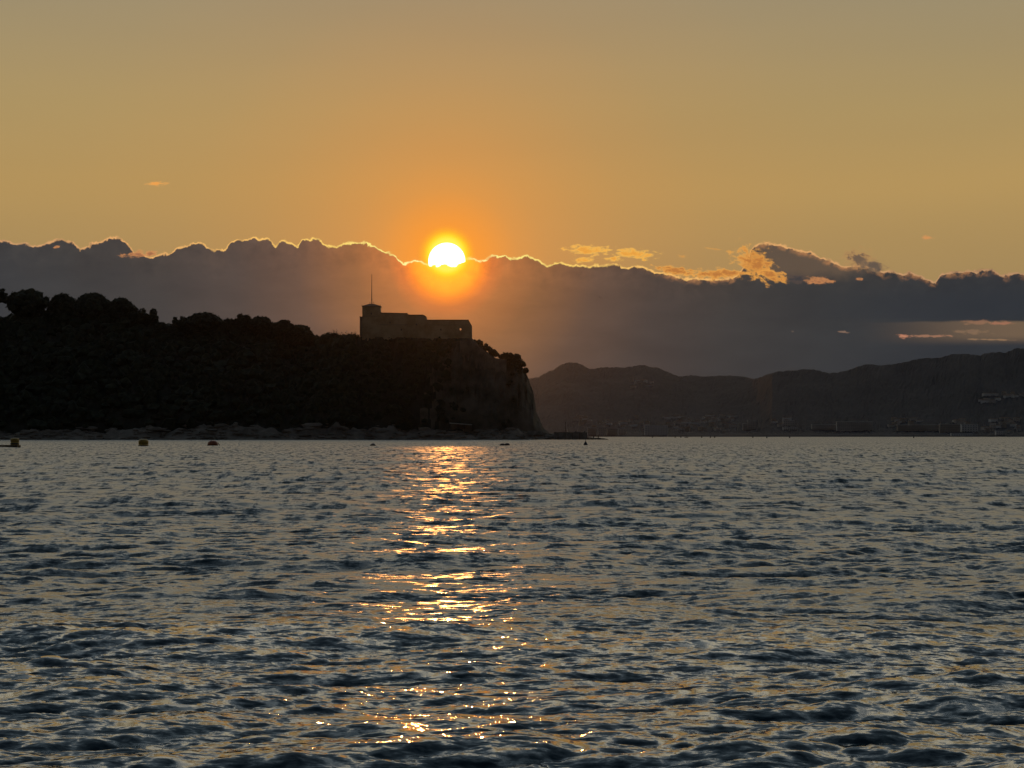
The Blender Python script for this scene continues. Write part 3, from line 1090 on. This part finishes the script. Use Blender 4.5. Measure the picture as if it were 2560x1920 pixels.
# right range, pierced by a small opening with sky behind it
YB0, YB1 = YF - 0.2, YF + 11
H0 = (1148.6, 1153.8, 819.6, 826.4)
body_ = with_holes(1064.8, 1171.5, 800.6, B, [H0], YB0, YB0 + 3.6, 'right_range', 'stone')
fpart(MB().prism(poly([(1064.8, 799), (1171.2, 799), (1171.8, 800.6), (1064.8, 800.6)]), YB0 - 0.3, YB0 + 3.8), 'parapet', 'stone_dark')
fpart(MB().prism(poly([(1171.5, 800), (1179.2, 813.5), (1179.8, B), (1171.5, B)]), YB0 + 0.15, YB0 + 9), 'corner_bastion', 'stone')
fpart(MB().prism(poly([(1064.8, 803), (1140, 803), (1140, B), (1064.8, B)]), YB0 + 3.6, YB1), 'rear_block', 'stone')
# rounded lintel and sill narrow the opening to an oval
mb = MB()
n_ = 14
cxh, czh = (fx(H0[0]) + fx(H0[1])) / 2, (fz(H0[2]) + fz(H0[3])) / 2
wx, wz = (fx(H0[1]) - fx(H0[0])) / 2, (fz(H0[2]) - fz(H0[3])) / 2
for k in range(n_):
    a0, a1 = 2 * math.pi * k / n_, 2 * math.pi * (k + 1) / n_
    i0 = (cxh + wx * 0.92 * math.cos(a0), czh + wz * 0.92 * math.sin(a0))
    i1 = (cxh + wx * 0.92 * math.cos(a1), czh + wz * 0.92 * math.sin(a1))
    o0 = (cxh + wx * 1.5 * math.cos(a0), czh + wz * 1.5 * math.sin(a0))
    o1 = (cxh + wx * 1.5 * math.cos(a1), czh + wz * 1.5 * math.sin(a1))
    mb.prism([i0, o0, o1, i1], YB0 - 0.12, YB0 + 0.5)
fpart(mb, 'oval_surround', 'stone_dark')


def window(x_, y_, w_, h_, yface):
    """a small dark window: frame proud of the wall with a pane set in it"""
    fr = MB()
    X0, X1, Z0, Z1 = fx(x_ - w_ / 2), fx(x_ + w_ / 2), fz(y_ + h_ / 2), fz(y_ - h_ / 2)
    t_ = 0.14
    fr.box(X0 - t_, X0, yface - 0.10, yface + 0.02, Z0 - t_, Z1 + t_)
    fr.box(X1, X1 + t_, yface - 0.10, yface + 0.02, Z0 - t_, Z1 + t_)
    fr.box(X0, X1, yface - 0.10, yface + 0.02, Z1, Z1 + t_)
    fr.box(X0, X1, yface - 0.16, yface + 0.02, Z0 - t_, Z0)
    f_ = fpart(fr, 'window', 'stone_dark')
    fpart(MB().box(X0, X1, yface - 0.03, yface + 0.01, Z0, Z1), 'pane', 'shutter', f_)


for x_, y_ in ((975, 806), (1003, 824)):
    window(x_, y_, 1.8, 3.2, YF)
window(1041, 811, 1.8, 3.2, YF + 0.3)
window(1102, 824, 1.8, 3.0, YB0)
window(928, 784, 1.8, 3.4, YF - 0.6)
# string courses
fpart(MB().box(fx(950.2), fx(1018), YF - 0.12, YF + 0.05, fz(812.6), fz(811.4)), 'string_course', 'stone_dark')
fpart(MB().box(fx(1064.9), fx(1171), YB0 - 0.12, YB0 + 0.05, fz(812.8), fz(811.8)), 'string_course', 'stone_dark')
fpart(MB().box(fx(905.7), fx(949.9), YF - 0.72, YF - 0.55, fz(790.8), fz(789.8)), 'string_course', 'stone_dark')

# buttressed wall holding up the bank below the right corner
RY = 894.0


def rx_(x):
    return (x - 1280) / F * RY


def rz(y):
    return float(height_px(y, RY))


rw = empty('retaining_wall', (rx_(1205), RY, rz(925)), 'tall buttressed stone wall under the right corner of the fort', 'wall')
RO = Vector(rw.location)


def rpart(mb_, name, mat):
    mb_.v = [tuple(Vector(v) - RO) for v in mb_.v]
    return mb_.build(name, M[mat], rw)


rpart(MB().prism([(rx_(a), rz(b)) for a, b in [(1150, 850), (1180, 851), (1200, 868), (1232, 894), (1266, 899.6), (1266, 938), (1150, 945)]][::-1], RY, RY + 9), 'wall', 'stone_dark')
rpart(MB().prism([(rx_(a), rz(b)) for a, b in [(1230, 897.0), (1267, 898.2), (1267, 899.6), (1230, 898.6)]][::-1], RY - 0.25, RY + 9.2), 'coping', 'stone_dark')
for k, x_ in enumerate((1161, 1171, 1181, 1191, 1201, 1211)):
    yt = 858 + max(0, x_ - 1180) * 0.9
    rpart(MB().prism([(rx_(x_ - 1.8), rz(938)), (rx_(x_ + 1.8), rz(938)), (rx_(x_ + 1.3), rz(yt)), (rx_(x_ - 1.3), rz(yt))], RY - 0.9, RY + 0.1), 'buttress', 'stone_dark')

# ---------------------------------------------------------------- at the water's edge below the cliff
YS = 876.0


def sx_(x, Y=YS):
    return (x - 1280) / F * Y


def sz_(y, Y=YS):
    return float(height_px(y, Y))


sh = empty('shelter', (sx_(1152), YS, sz_(1078)), 'low open shelter with a thin pale sloping roof at the foot of the cliff', 'shelter')
SO = Vector(sh.location)


def spart(mb_, name, mat, root, org):
    mb_.v = [tuple(Vector(v) - org) for v in mb_.v]
    return mb_.build(name, M[mat], root)


spart(MB().prism([(sx_(1124), sz_(1058.6)), (sx_(1180), sz_(1062.4)), (sx_(1180), sz_(1061)), (sx_(1124), sz_(1056.8))], YS - 1.6, YS + 3.2), 'roof', 'pale', sh, SO)
spart(MB().prism([(sx_(1126), sz_(1080)), (sx_(1178), sz_(1080)), (sx_(1178), sz_(1062.3)), (sx_(1126), sz_(1058.8))], YS + 2.6, YS + 3.0), 'back_wall', 'stone_dark', sh, SO)
for x_ in (1128, 1145, 1161, 1176):
    spart(MB().tube([(sx_(x_), YS - 1.2, sz_(1082)), (sx_(x_), YS - 1.2, sz_(1059 + (x_ - 1124) * 0.07))], [0.09, 0.08], 6), 'post', 'iron', sh, SO)

lw = MB().prism([(sx_(1316, 872), sz_(1086, 872)), (sx_(1357, 872), sz_(1086, 872)), (sx_(1354, 872), sz_(1077.2, 872)), (sx_(1320, 872), sz_(1076.4, 872))], 872, 874.5)
o = lw.build('low_wall', M['concrete'], None, origin=(sx_(1337, 872), 872, sz_(1086, 872)))
o['label'] = 'low pale wall on the rocks at the bottom right of the cliff'
o['category'] = 'wall'

YQ = 862.0
q = empty('quay', (sx_(1426, YQ), YQ, 0), 'small square concrete quay at the tip of the headland', 'quay')
QO = Vector(q.location)
spart(MB().prism([(sx_(1386, YQ), -1.2), (sx_(1468, YQ), -1.2), (sx_(1467.5, YQ), sz_(1082.4, YQ)), (sx_(1386, YQ), sz_(1081.6, YQ))], YQ, YQ + 9), 'wall', 'concrete', q, QO)
spart(MB().prism([(sx_(1385, YQ), sz_(1081.6, YQ)), (sx_(1468.6, YQ), sz_(1082.4, YQ)), (sx_(1468.6, YQ), sz_(1080.8, YQ)), (sx_(1385, YQ), sz_(1080.0, YQ))], YQ - 0.2, YQ + 9.2), 'deck', 'concrete', q, QO)
for x_ in (1440, 1462):
    spart(MB().lathe([(0.16, 0), (0.14, 0.3), (0.22, 0.36), (0.20, 0.46)], 10, (sx_(x_, YQ), YQ + 0.8, sz_(1080.4, YQ))), 'bollard', 'iron', q, QO)
for x_ in (1394, 1412, 1430, 1448):
    spart(MB().box(sx_(x_, YQ), sx_(x_ + 1.6, YQ), YQ - 0.28, YQ + 0.05, 0.1, sz_(1082.5, YQ)), 'fender', 'wood', q, QO)

pl = empty('beacon_pole', (sx_(1414, YQ), YQ + 3, sz_(1080, YQ)), 'thin upright pole on the quay, with a small lantern on top', 'pole')
spart(MB().tube([(sx_(1414, YQ), YQ + 3, sz_(1080.4, YQ)), (sx_(1414, YQ), YQ + 3, sz_(1057, YQ))], [0.12, 0.09], 8), 'shaft', 'iron', pl, Vector(pl.location))
spart(MB().lathe([(0.2, 0), (0.2, 0.12), (0.13, 0.14), (0.13, 0.34), (0.18, 0.36), (0.02, 0.5)], 10, (sx_(1414, YQ), YQ + 3, sz_(1057, YQ))), 'lantern', 'iron', pl, Vector(pl.location))

for x_, y_, lab in ((1484, 1089.6, 'short post on the rock spit, the nearer of two to the quay'), (1495.6, 1089.2, 'short post on the rock spit, the farther of two from the quay')):
    p_ = MB().lathe([(0.17, -0.3), (0.16, 0.9), (0.22, 0.95), (0.20, 1.05), (0.04, 1.1)], 8)
    o = p_.build('mooring_post', M['iron'], None)
    o.location = (sx_(x_, 868), 868, float(head_z(x_, 868)))
    zt = sz_(y_, 868)
    o.location.z = zt - 1.1
    o['label'] = lab
    o['category'] = 'post'
    o['group'] = 'mooring posts on the spit'

# low tongue of rock running out from the quay
n = 46
ss = np.linspace(1462, 1514, n) + rng.normal(0, 1.5, n)
hh_ = np.interp(ss, [1460, 1478, 1500, 1516], [1.0, 0.75, 0.6, 0.2])
V = np.stack([(ss - 1280) / F * 868, 868 + rng.normal(0, 1.2, n), hh_ * 0.35], -1)[:, None, :] + ICO_V[None] * (1 + rng.normal(0, 0.14, (n, nv, 1))) * np.stack([rng.uniform(0.7, 1.4, n), rng.uniform(0.8, 1.4, n), hh_ * 0.75], -1)[:, None, :]
Fc = (ICO_F[None] + (np.arange(n) * nv)[:, None, None]).reshape(-1, 3)
link('rock_spit', mesh_np('rock_spit', V.reshape(-1, 3), Fc, [M['limestone']]), kind='structure', label='low dark tongue of rock beyond the quay')

# ---------------------------------------------------------------- far hills
hill_y = interp_tab([(900, 990), (1200, 960), (1290, 948), (1327, 945), (1346, 943), (1364, 931), (1387, 921), (1398, 913), (1410, 906), (1424, 903), (1442, 904),
                     (1456, 908.6), (1466, 915), (1474, 919), (1488, 918), (1503, 916), (1530, 917), (1560, 918), (1580, 916), (1604, 912.7), (1612, 914),
                     (1621, 918), (1647, 921), (1662, 928), (1676, 935), (1699, 943.5), (1712, 942), (1728, 940), (1745, 942),
                     (1763, 943), (1790, 942), (1821, 941), (1850, 942), (1864, 944), (1881, 949), (1896, 947), (1916, 938), (1949, 929.5),
                     (1984, 928.5), (1990, 928), (2001, 925), (2036, 925), (2059, 931), (2076, 935), (2100, 932), (2117, 929),
                     (2137, 921), (2157, 913.5), (2175, 912.5), (2204, 915), (2232, 912), (2252, 908), (2273, 905), (2290, 900), (2308, 897.6),
                     (2348, 896), (2365, 892), (2383, 887.5), (2412, 886.6), (2430, 888), (2452, 891), (2461, 886), (2501, 882.6),
                     (2513, 885.5), (2525, 880), (2536, 874.5), (2548, 871.6), (2560, 874.5), (2620, 868), (2800, 880), (3200, 900), (3700, 940), (4300, 1000)])
HY0 = 3290.0


def hill_back(s):
    return np.interp(s, [1000, 1860, 1930, 4000], [5200, 5000, 4350, 4300])


def hill_z(s, Y):
    s = np.asarray(s, float)
    Y = np.asarray(Y, float)
    Yr = hill_back(s)
    H = height_px(hill_y(s), Yr)
    q_ = np.clip((Y - HY0) / (Yr - HY0), 0, 1.0)
    prof = np.where(q_ < 0.12, q_ * 0.62, 0.12 * 0.62 + (q_ - 0.12) * (1 - 0.12 * 0.62) / 0.88)
    z = H * prof ** 1.25
    spur = fbm(s / 110.0 + 3, Y / 600.0, 31, 5)
    z = z * (1 + 0.22 * spur * np.sin(np.pi * q_) * 1.0)
    over = np.clip((Y - Yr) / 900.0, 0, 1)
    tree_rough = fbm(s / 3.1, Y / 30.0, 41, 3) * 2.2
    return z * (1 - over ** 1.5) + tree_rough * np.clip(q_ * 8, 0, 1) - 1.0 + 3.0 * np.clip((Y - HY0) / 20.0, 0, 1)


cols = np.concatenate([np.arange(700, 1300, 20), np.arange(1300, 2600, 3.0), np.arange(2600, 4300, 25)])
tr = np.concatenate([np.arange(0, 240, 12), np.arange(240, 1750, 26), np.arange(1750, 2700, 120)])
S2, T2 = np.meshgrid(cols, tr)
Yg = HY0 + T2
Zg = hill_z(S2, Yg)
Xg = (S2 - 1280) / F * Yg
nr, nc = S2.shape
idx = np.arange(nr * nc).reshape(nr, nc)
fc = np.stack([idx[:-1, :-1], idx[:-1, 1:], idx[1:, 1:], idx[1:, :-1]], -1).reshape(-1, 4)
link('hills', mesh_np('hills', np.stack([Xg, Yg, Zg], -1).reshape(-1, 3), fc, [M['hill']], False), kind='structure', label='long dark line of hills across the bay')


def on_hill(x, y):
    """depth and height where the sight line through (x, y) meets the hills"""
    Ys = np.arange(HY0, 5200, 8.0)
    zl = height_px(y, Ys)
    zt = hill_z(np.full_like(Ys, x), Ys)
    hit = np.where(zt >= zl)[0]
    i = hit[0] if len(hit) else len(Ys) - 1
    return float(Ys[i]), float(zt[i])


def house_mesh(w, d_, h, mat, roof_h=1.2):
    mb_ = MB()
    mb_.box(-w / 2, w / 2, 0, d_, -4, h)
    e = 0.5
    mb_.add([(-w / 2 - e, -e, h), (w / 2 + e, -e, h), (w / 2 + e, d_ + e, h), (-w / 2 - e, d_ + e, h),
             (-w / 2 + d_ * 0.35, d_ / 2, h + roof_h), (w / 2 - d_ * 0.35, d_ / 2, h + roof_h)],
            [(3, 2, 1, 0), (0, 1, 5, 4), (1, 2, 5), (2, 3, 4, 5), (3, 0, 4)])
    me = bpy.data.meshes.new('house')
    me.from_pydata(mb_.v, [], mb_.f)
    me.materials.append(M[mat])
    me.materials.append(M['tile'])
    for i, p in enumerate(me.polygons):
        p.material_index = 1 if i >= 6 else 0
    return me


HM = [house_mesh(w, d_, h, mt) for w, d_, h, mt in ((7, 6, 3.2, 'wall1'), (9, 7, 3.0, 'wall2'), (7, 6, 5.0, 'wall3'), (11, 7, 3.6, 'wall1'), (14, 7, 3.0, 'wall2'))]
CLUSTERS = [(1440, 1500, 1040, 1076, 12, 'above the left end of the far shore'),
            (1500, 1620, 1046, 1076, 20, 'between the headland and the square far apartment block'),
            (1555, 1645, 942, 978, 10, 'high on the hillside right of the headland'),
            (1660, 1740, 1042, 1080, 22, 'just above and right of the square far apartment block'),
            (1735, 1835, 1040, 1078, 34, 'in the thick of the far town'),
            (1930, 1990, 1046, 1068, 8, 'beside the stepped far block'),
            (2225, 2300, 1048, 1074, 16, 'between the long far building and the low terraces'),
            (2380, 2425, 1050, 1066, 9, 'above the far terrace with piers'),
            (2455, 2550, 1050, 1084, 24, 'at the right end of the far shore'),
            (2446, 2560, 984, 1008, 14, 'on the hillside near the right edge')]
for x0, x1, y0, y1, cnt, where in CLUSTERS:
    for k in range(int(cnt * 1.0)):
        x_ = rng.uniform(x0, x1)
        y_ = y0 + (y1 - y0) * rng.uniform(0, 1) ** 0.9
        Yh, zh = on_hill(x_, y_)
        kind = int(rng.integers(0, 5))
        o = link('house', HM[kind], None, label='small pale house %s' % where, category='house', group='houses %s' % where)
        o.location = ((x_ - 1280) / F * Yh, Yh - 4, zh)
        o.rotation_euler = (0, 0, rng.uniform(-0.5, 0.5))


def block(x0, x1, ytop, ybot, floors, bays, label, mat='wall1', depth=8, Y=None, arch=False):
    if Y is None:
        Y, _ = on_hill((x0 + x1) / 2, ybot)
    Y = Y - 3
    X0, X1 = (x0 - 1280) / F * Y, (x1 - 1280) / F * Y
    Z0, Z1 = float(height_px(ybot, Y)), float(height_px(ytop, Y))
    root = empty('apartment_block', ((X0 + X1) / 2, Y, Z0), label, 'building', 'large buildings along the far shore')
    w2, H = (X1 - X0) / 2, Z1 - Z0
    MB().box(-w2, w2, 0, depth, -8, H).build('wall', M[mat], root)
    MB().box(-w2 - 0.4, w2 + 0.4, -0.4, depth + 0.4, H + 0.003, H + 0.7).build('roof', M['wall2'], root)
    me_w = MB().box(-0.9, 0.9, -0.12, 0.05, 0, 1.5).build('window', M['far_pane'], root)
    fh = H / floors
    first = True
    for f_ in range(floors):
        MB().box(-w2 - 0.2, w2 + 0.2, -1.0, -0.01, f_ * fh + fh * 0.93, f_ * fh + fh * 0.995).build('balcony', M['wall2'], root) if floors > 1 and f_ < floors - 1 else None
        for b_ in range(bays):
            if first:
                ob = me_w
                first = False
            else:
                ob = me_w.copy()
                COL.objects.link(ob)
                ob.parent = root
            ob.location = (-w2 + (b_ + 0.5) * 2 * w2 / bays, 0, f_ * fh + fh * 0.25)
            ob.scale = (1, 1, min(1.0, fh * 0.5 / 1.5))
    return root


block(1612, 1669, 1064.5, 1088, 5, 9, 'broad square five-storey block standing alone on the far shore', 'wall2')
block(1470, 1490, 1070, 1088, 4, 4, 'leftmost narrow block of the far shore, close to the quay', 'wall3')
block(1496, 1512, 1068, 1088, 4, 3, 'slightly taller narrow block, second from the left on the far shore', 'wall1')
block(1518, 1542, 1071, 1088, 3, 5, 'wider low block between the narrow ones and the bare shore', 'wall3')
block(1546, 1564, 1073, 1087, 3, 3, 'lowest small block just left of the square five-storey block', 'wall1')
block(1858, 1868, 1060, 1076, 4, 2, 'slim block at the left of a low pair in mid shore', 'wall1')
block(1870, 1891, 1053, 1075, 5, 4, 'taller block right of a slim one in mid shore', 'wall1')
block(1958, 1986, 1052, 1066, 3, 5, 'upper half of a stepped pair of blocks on the far shore', 'wall1')
block(1958, 1994, 1068, 1076, 2, 7, 'lower wider half of a stepped pair of blocks on the far shore', 'wall2')
block(2030, 2090, 1062, 1076, 4, 12, 'long low building forming the left half of the biggest far complex', 'wall1')
block(2092, 2182, 1055, 1076, 6, 18, 'largest and tallest long building of the far shore', 'wall1')
block(2244, 2348, 1063, 1076, 3, 16, 'long terraced building right of the biggest far complex', 'wall3')
block(2350, 2400, 1061, 1080, 4, 8, 'building with dark bays following the long terraced one', 'wall3')
block(2404, 2444, 1062, 1081, 4, 6, 'pale building at the right end of the built-up far shore', 'wall2')
block(2378, 2430, 1084.5, 1090, 1, 9, 'single-storey white building right on the far beach', 'wall2')
block(2490, 2512, 1078, 1088, 2, 4, 'small two-storey building near the water at the right', 'wall2')

# ---------------------------------------------------------------- floats, buoys and boats
def floating(x, y):
    """where the sight line through (x, y) meets the water"""
    Y = EYE * F / (y - HORIZON)
    return Vector(((x - 1280) / F * Y, Y, 0.0))


def drum_buoy(x, ybase, wpx, hpx, mat, label, dome=0.3, dz=0.0, tilt=0.0):
    p = floating(x, ybase)
    k = p.y / F
    r_, h = wpx * k / 2, hpx * k
    root = empty('mooring_buoy', (p.x, p.y, dz), label, 'buoy')
    root.rotation_euler = (0, tilt, 0.3)
    d0 = h * (1 - dome)
    prof = [(r_ * 0.92, -0.35), (r_, -0.2), (r_, d0 * 0.45), (r_ * 0.985, d0 * 0.47), (r_ * 0.985, d0 * 0.53), (r_, d0 * 0.55), (r_, d0)]
    for j in range(1, 7):
        a_ = j / 6 * math.pi / 2
        prof.append((r_ * max(math.cos(a_) ** 0.7, 0.08), d0 + (h - d0) * math.sin(a_)))
    MB().lathe(prof, 28).build('body', M[mat], root, True)
    MB().lathe([(r_ * 1.015, 0.02), (r_ * 1.03, 0.05), (r_ * 1.03, 0.13), (r_ * 1.015, 0.16)], 28).build('waterline_band', M['dark_float'], root)
    rg_ = MB()
    pts = [(0.13 * math.cos(a_), 0, h + 0.02 + 0.11 * math.sin(a_)) for a_ in np.linspace(0, math.pi, 9)]
    rg_.tube(pts, [0.022] * 9, 6).build('ring', M['iron'], root)
    return root, r_, h


b1, r1, h1 = drum_buoy(37.5, 1119, 21.5, 16.5, 'yellow', 'yellow drum buoy standing on the floating raft at the left edge', 0.22, 0.40)
drum_buoy(359, 1116.2, 25, 18.8, 'yellow', 'tall yellow drum buoy with a domed top, alone in the left of the bay', 0.30)
b3, r3, h3 = drum_buoy(532, 1114.8, 26, 13.6, 'orange', 'squat orange-brown domed buoy with a rope hanging off its right side', 0.62)
MB().tube([(r3 * 0.75, 0.1, h3 * 0.72), (r3 * 1.12, 0.05, h3 * 0.5), (r3 * 1.35, 0, h3 * 0.12), (r3 * 1.4, 0, -0.15)], [0.05, 0.05, 0.045, 0.045], 6).build('rope', M['iron'], b3)

p = floating(10, 1119)
raft = empty('raft', (p.x, p.y, 0), 'flat timber raft lying low in the water at the left edge', 'raft')
k = p.y / F
RX0, RX1 = -68 * k, 38 * k
for yy in (-0.8, 0.0, 0.8):
    MB().tube([(RX0, yy, 0.04), (RX1, yy, 0.04)], [0.17, 0.17], 10).build('float', M['dark_float'], raft)
nb = 18
pm = None
for j in range(nb):
    xx = RX0 + (RX1 - RX0) * (j + 0.5) / nb
    if pm is None:
        pm = MB().box(-(RX1 - RX0) / nb * 0.46, (RX1 - RX0) / nb * 0.46, -1.05, 1.05, 0.25, 0.33).build('plank', M['wood'], raft)
        ob = pm
    else:
        ob = pm.copy()
        COL.objects.link(ob)
        ob.parent = raft
    ob.location = (xx, 0, float(rng.uniform(-0.01, 0.015)))
for yy in (-1.0, 1.0):
    MB().box(RX0, RX1, yy - 0.06, yy + 0.06, 0.12, 0.245).build('beam', M['wood'], raft)

p = floating(932.5, 1115.6)
k = p.y / F
rt = empty('float', (p.x, p.y, 0), 'small dark domed float left of the glitter path', 'float')
MB().lathe([(0.36, -0.1), (0.44, 0.02), (0.42, 0.16), (0.3, 0.30), (0.12, 0.37), (0.03, 0.38)], 18).build('body', M['dark_float'], rt, True)
MB().lathe([(0.05, 0.36), (0.05, 0.44), (0.02, 0.46)], 8).build('eye', M['iron'], rt)

p = floating(1262, 1114.4)
rt = empty('double_float', (p.x, p.y, 0), 'pair of dark humped floats lashed together at the right of the glitter path', 'float')
MB().lathe([(0.38, -0.1), (0.44, 0.04), (0.40, 0.20), (0.26, 0.32), (0.03, 0.36)], 16, (-0.33, 0, 0)).build('left_float', M['dark_float'], rt, True)
MB().lathe([(0.36, -0.1), (0.42, 0.04), (0.40, 0.22), (0.28, 0.36), (0.03, 0.41)], 16, (0.36, 0.05, 0)).build('right_float', M['dark_float'], rt, True)
MB().box(-0.3, 0.3, -0.12, 0.12, 0.02, 0.14).build('lashing', M['wood'], rt)

p = floating(1464, 1113.4)
rt = empty('cone_buoy', (p.x, p.y, 0), 'dark pointed cone buoy off the end of the headland', 'buoy')
MB().lathe([(0.34, -0.15), (0.38, 0.0), (0.37, 0.12), (0.30, 0.2), (0.14, 0.52), (0.06, 0.64)], 18).build('body', M['dark_float'], rt)
MB().tube([(0, 0, 0.62), (0, 0, 0.9)], [0.03, 0.025], 6).build('topmark', M['iron'], rt)

far_mesh = None
SPAR = [(1631, 1094.0, 'tiny dark marker buoy nearest the spit, in front of the square far block'),
        (1688, 1094.0, 'tiny dark marker buoy right of the square far block'),
        (1702, 1094.0, 'tiny dark marker buoy immediately left of the small dinghy'),
        (1754, 1094.1, 'tiny dark marker buoy right of the small dinghy'),
        (1776, 1094.3, 'left one of a close pair of tiny marker buoys'),
        (1786.6, 1094.3, 'right one of a close pair of tiny marker buoys'),
        (1882, 1094.4, 'tiny marker buoy left of the tall far marker'),
        (1974, 1094.4, 'tiny marker buoy right of the tall far marker'),
        (2284, 1094.6, 'lone tiny marker buoy in front of the right hand hills')]
for x_, y_, lab in SPAR:
    p = floating(x_, y_)
    if far_mesh is None:
        mb_ = MB().lathe([(0.5, -0.3), (0.55, 0.1), (0.5, 0.5), (0.3, 0.75), (0.16, 1.1), (0.14, 1.5), (0.05, 1.6)], 10)
        o = mb_.build('marker_buoy', M['dark_float'])
        far_mesh = o.data
    else:
        o = link('marker_buoy', far_mesh)
    o.location = p
    o['label'] = lab
    o['category'] = 'buoy'
    o['group'] = 'tiny marker buoys in the far water'
p = floating(1917, 1095.2)
rt = empty('tall_marker', (p.x, p.y, 0), 'tallest of the far marker buoys, a dark upright spar in mid water', 'buoy')
MB().lathe([(0.42, -0.3), (0.48, 0.1), (0.42, 0.5), (0.2, 0.7)], 10).build('body', M['dark_float'], rt)
MB().tube([(0, 0, 0.6), (0.05, 0, 2.0)], [0.2, 0.14], 8).build('spar', M['dark_float'], rt)

p = floating(1715.5, 1094.2)
rt = empty('sailing_dinghy', (p.x, p.y, 0), 'small moored dinghy with a bare mast in the far water', 'boat')
hb = MB()
sec = []
for i, (xx, w_, kz) in enumerate(((-1.5, 0.45, 0.5), (-0.8, 0.6, 0.45), (0.2, 0.6, 0.45), (1.0, 0.4, 0.55), (1.6, 0.05, 0.7))):
    sec.append([(xx, -w_, kz), (xx, -w_ * 0.7, 0.0), (xx, 0, -0.2), (xx, w_ * 0.7, 0.0), (xx, w_, kz)])
vs = [v for s_ in sec for v in s_]
fs = [(i * 5 + j, i * 5 + j + 1, (i + 1) * 5 + j + 1, (i + 1) * 5 + j) for i in range(4) for j in range(4)]
fs += [(0, 5, 9, 4), (5, 10, 14, 9), (10, 15, 19, 14), (15, 20, 24, 19), (0, 1, 2, 3, 4)]
hb.add(vs, fs).build('hull', M['dark_float'], rt)
MB().tube([(0.2, 0, 0.4), (0.2, 0, 3.6)], [0.06, 0.04], 6).build('mast', M['iron'], rt)
MB().tube([(0.2, 0, 0.9), (-1.2, 0, 1.0)], [0.09, 0.08], 6).build('boom', M['iron'], rt)

# ---------------------------------------------------------------- a gull, far off
g0 = at(1500, 743, 600)
gull = empty('gull', g0, 'tiny dark gull gliding in front of the cloud bank', 'bird')
mb = MB()
mb.tube([(0, -0.22, 0), (0, -0.12, 0.01), (0, 0.02, 0), (0, 0.16, -0.01), (0, 0.26, 0)], [0.015, 0.05, 0.07, 0.045, 0.03], 8)
mb.build('body', M['feather'], gull, True)
for s_ in (-1, 1):
    w_ = MB()
    pts = [(0.04, 0.10), (0.25, 0.13), (0.48, 0.08), (0.62, -0.04)]
    z_ = [0.02, 0.12, 0.10, 0.02]
    up = [(s_ * a_, -0.06 - 0.0 * i, z_[i]) for i, (a_, b_) in enumerate(pts)]
    vs, fs = [], []
    for i, (a_, b_) in enumerate(pts):
        ch = (0.16, 0.15, 0.11, 0.02)[i]
        vs += [(s_ * a_, b_, z_[i] + 0.008), (s_ * a_, b_ - ch, z_[i]), (s_ * a_, b_, z_[i] - 0.008)]
    for i in range(3):
        a0 = i * 3
        for u_, v_ in ((0, 1), (1, 2), (2, 0)):
            fs.append((a0 + u_, a0 + v_, a0 + 3 + v_, a0 + 3 + u_))
    fs += [(0, 2, 1), (9, 10, 11)]
    w_.add(vs, fs).build('wing', M['feather'], gull)
gull.rotation_euler = (0.1, 0.15, 0.5)

# ---------------------------------------------------------------- the air
if HAZE_DENSITY > 0:
    hm = bpy.data.materials.new('haze')
    hm.use_nodes = True
    hm.node_tree.nodes.clear()
    pv = hm.node_tree.nodes.new('ShaderNodeVolumePrincipled')
    pv.inputs['Color'].default_value = (0.66, 0.72, 1.0, 1)
    pv.inputs['Density'].default_value = HAZE_DENSITY
    pv.inputs['Anisotropy'].default_value = HAZE_G
    ho = hm.node_tree.nodes.new('ShaderNodeOutputMaterial')
    hm.node_tree.links.new(pv.outputs[0], ho.inputs['Volume'])
    MB().box(-7200, 7200, -3200, 7200, -6, 215).build('haze', hm, None, kind='stuff', label='thin warm evening haze over the bay', category='haze')
print('script', time.time() - _t)
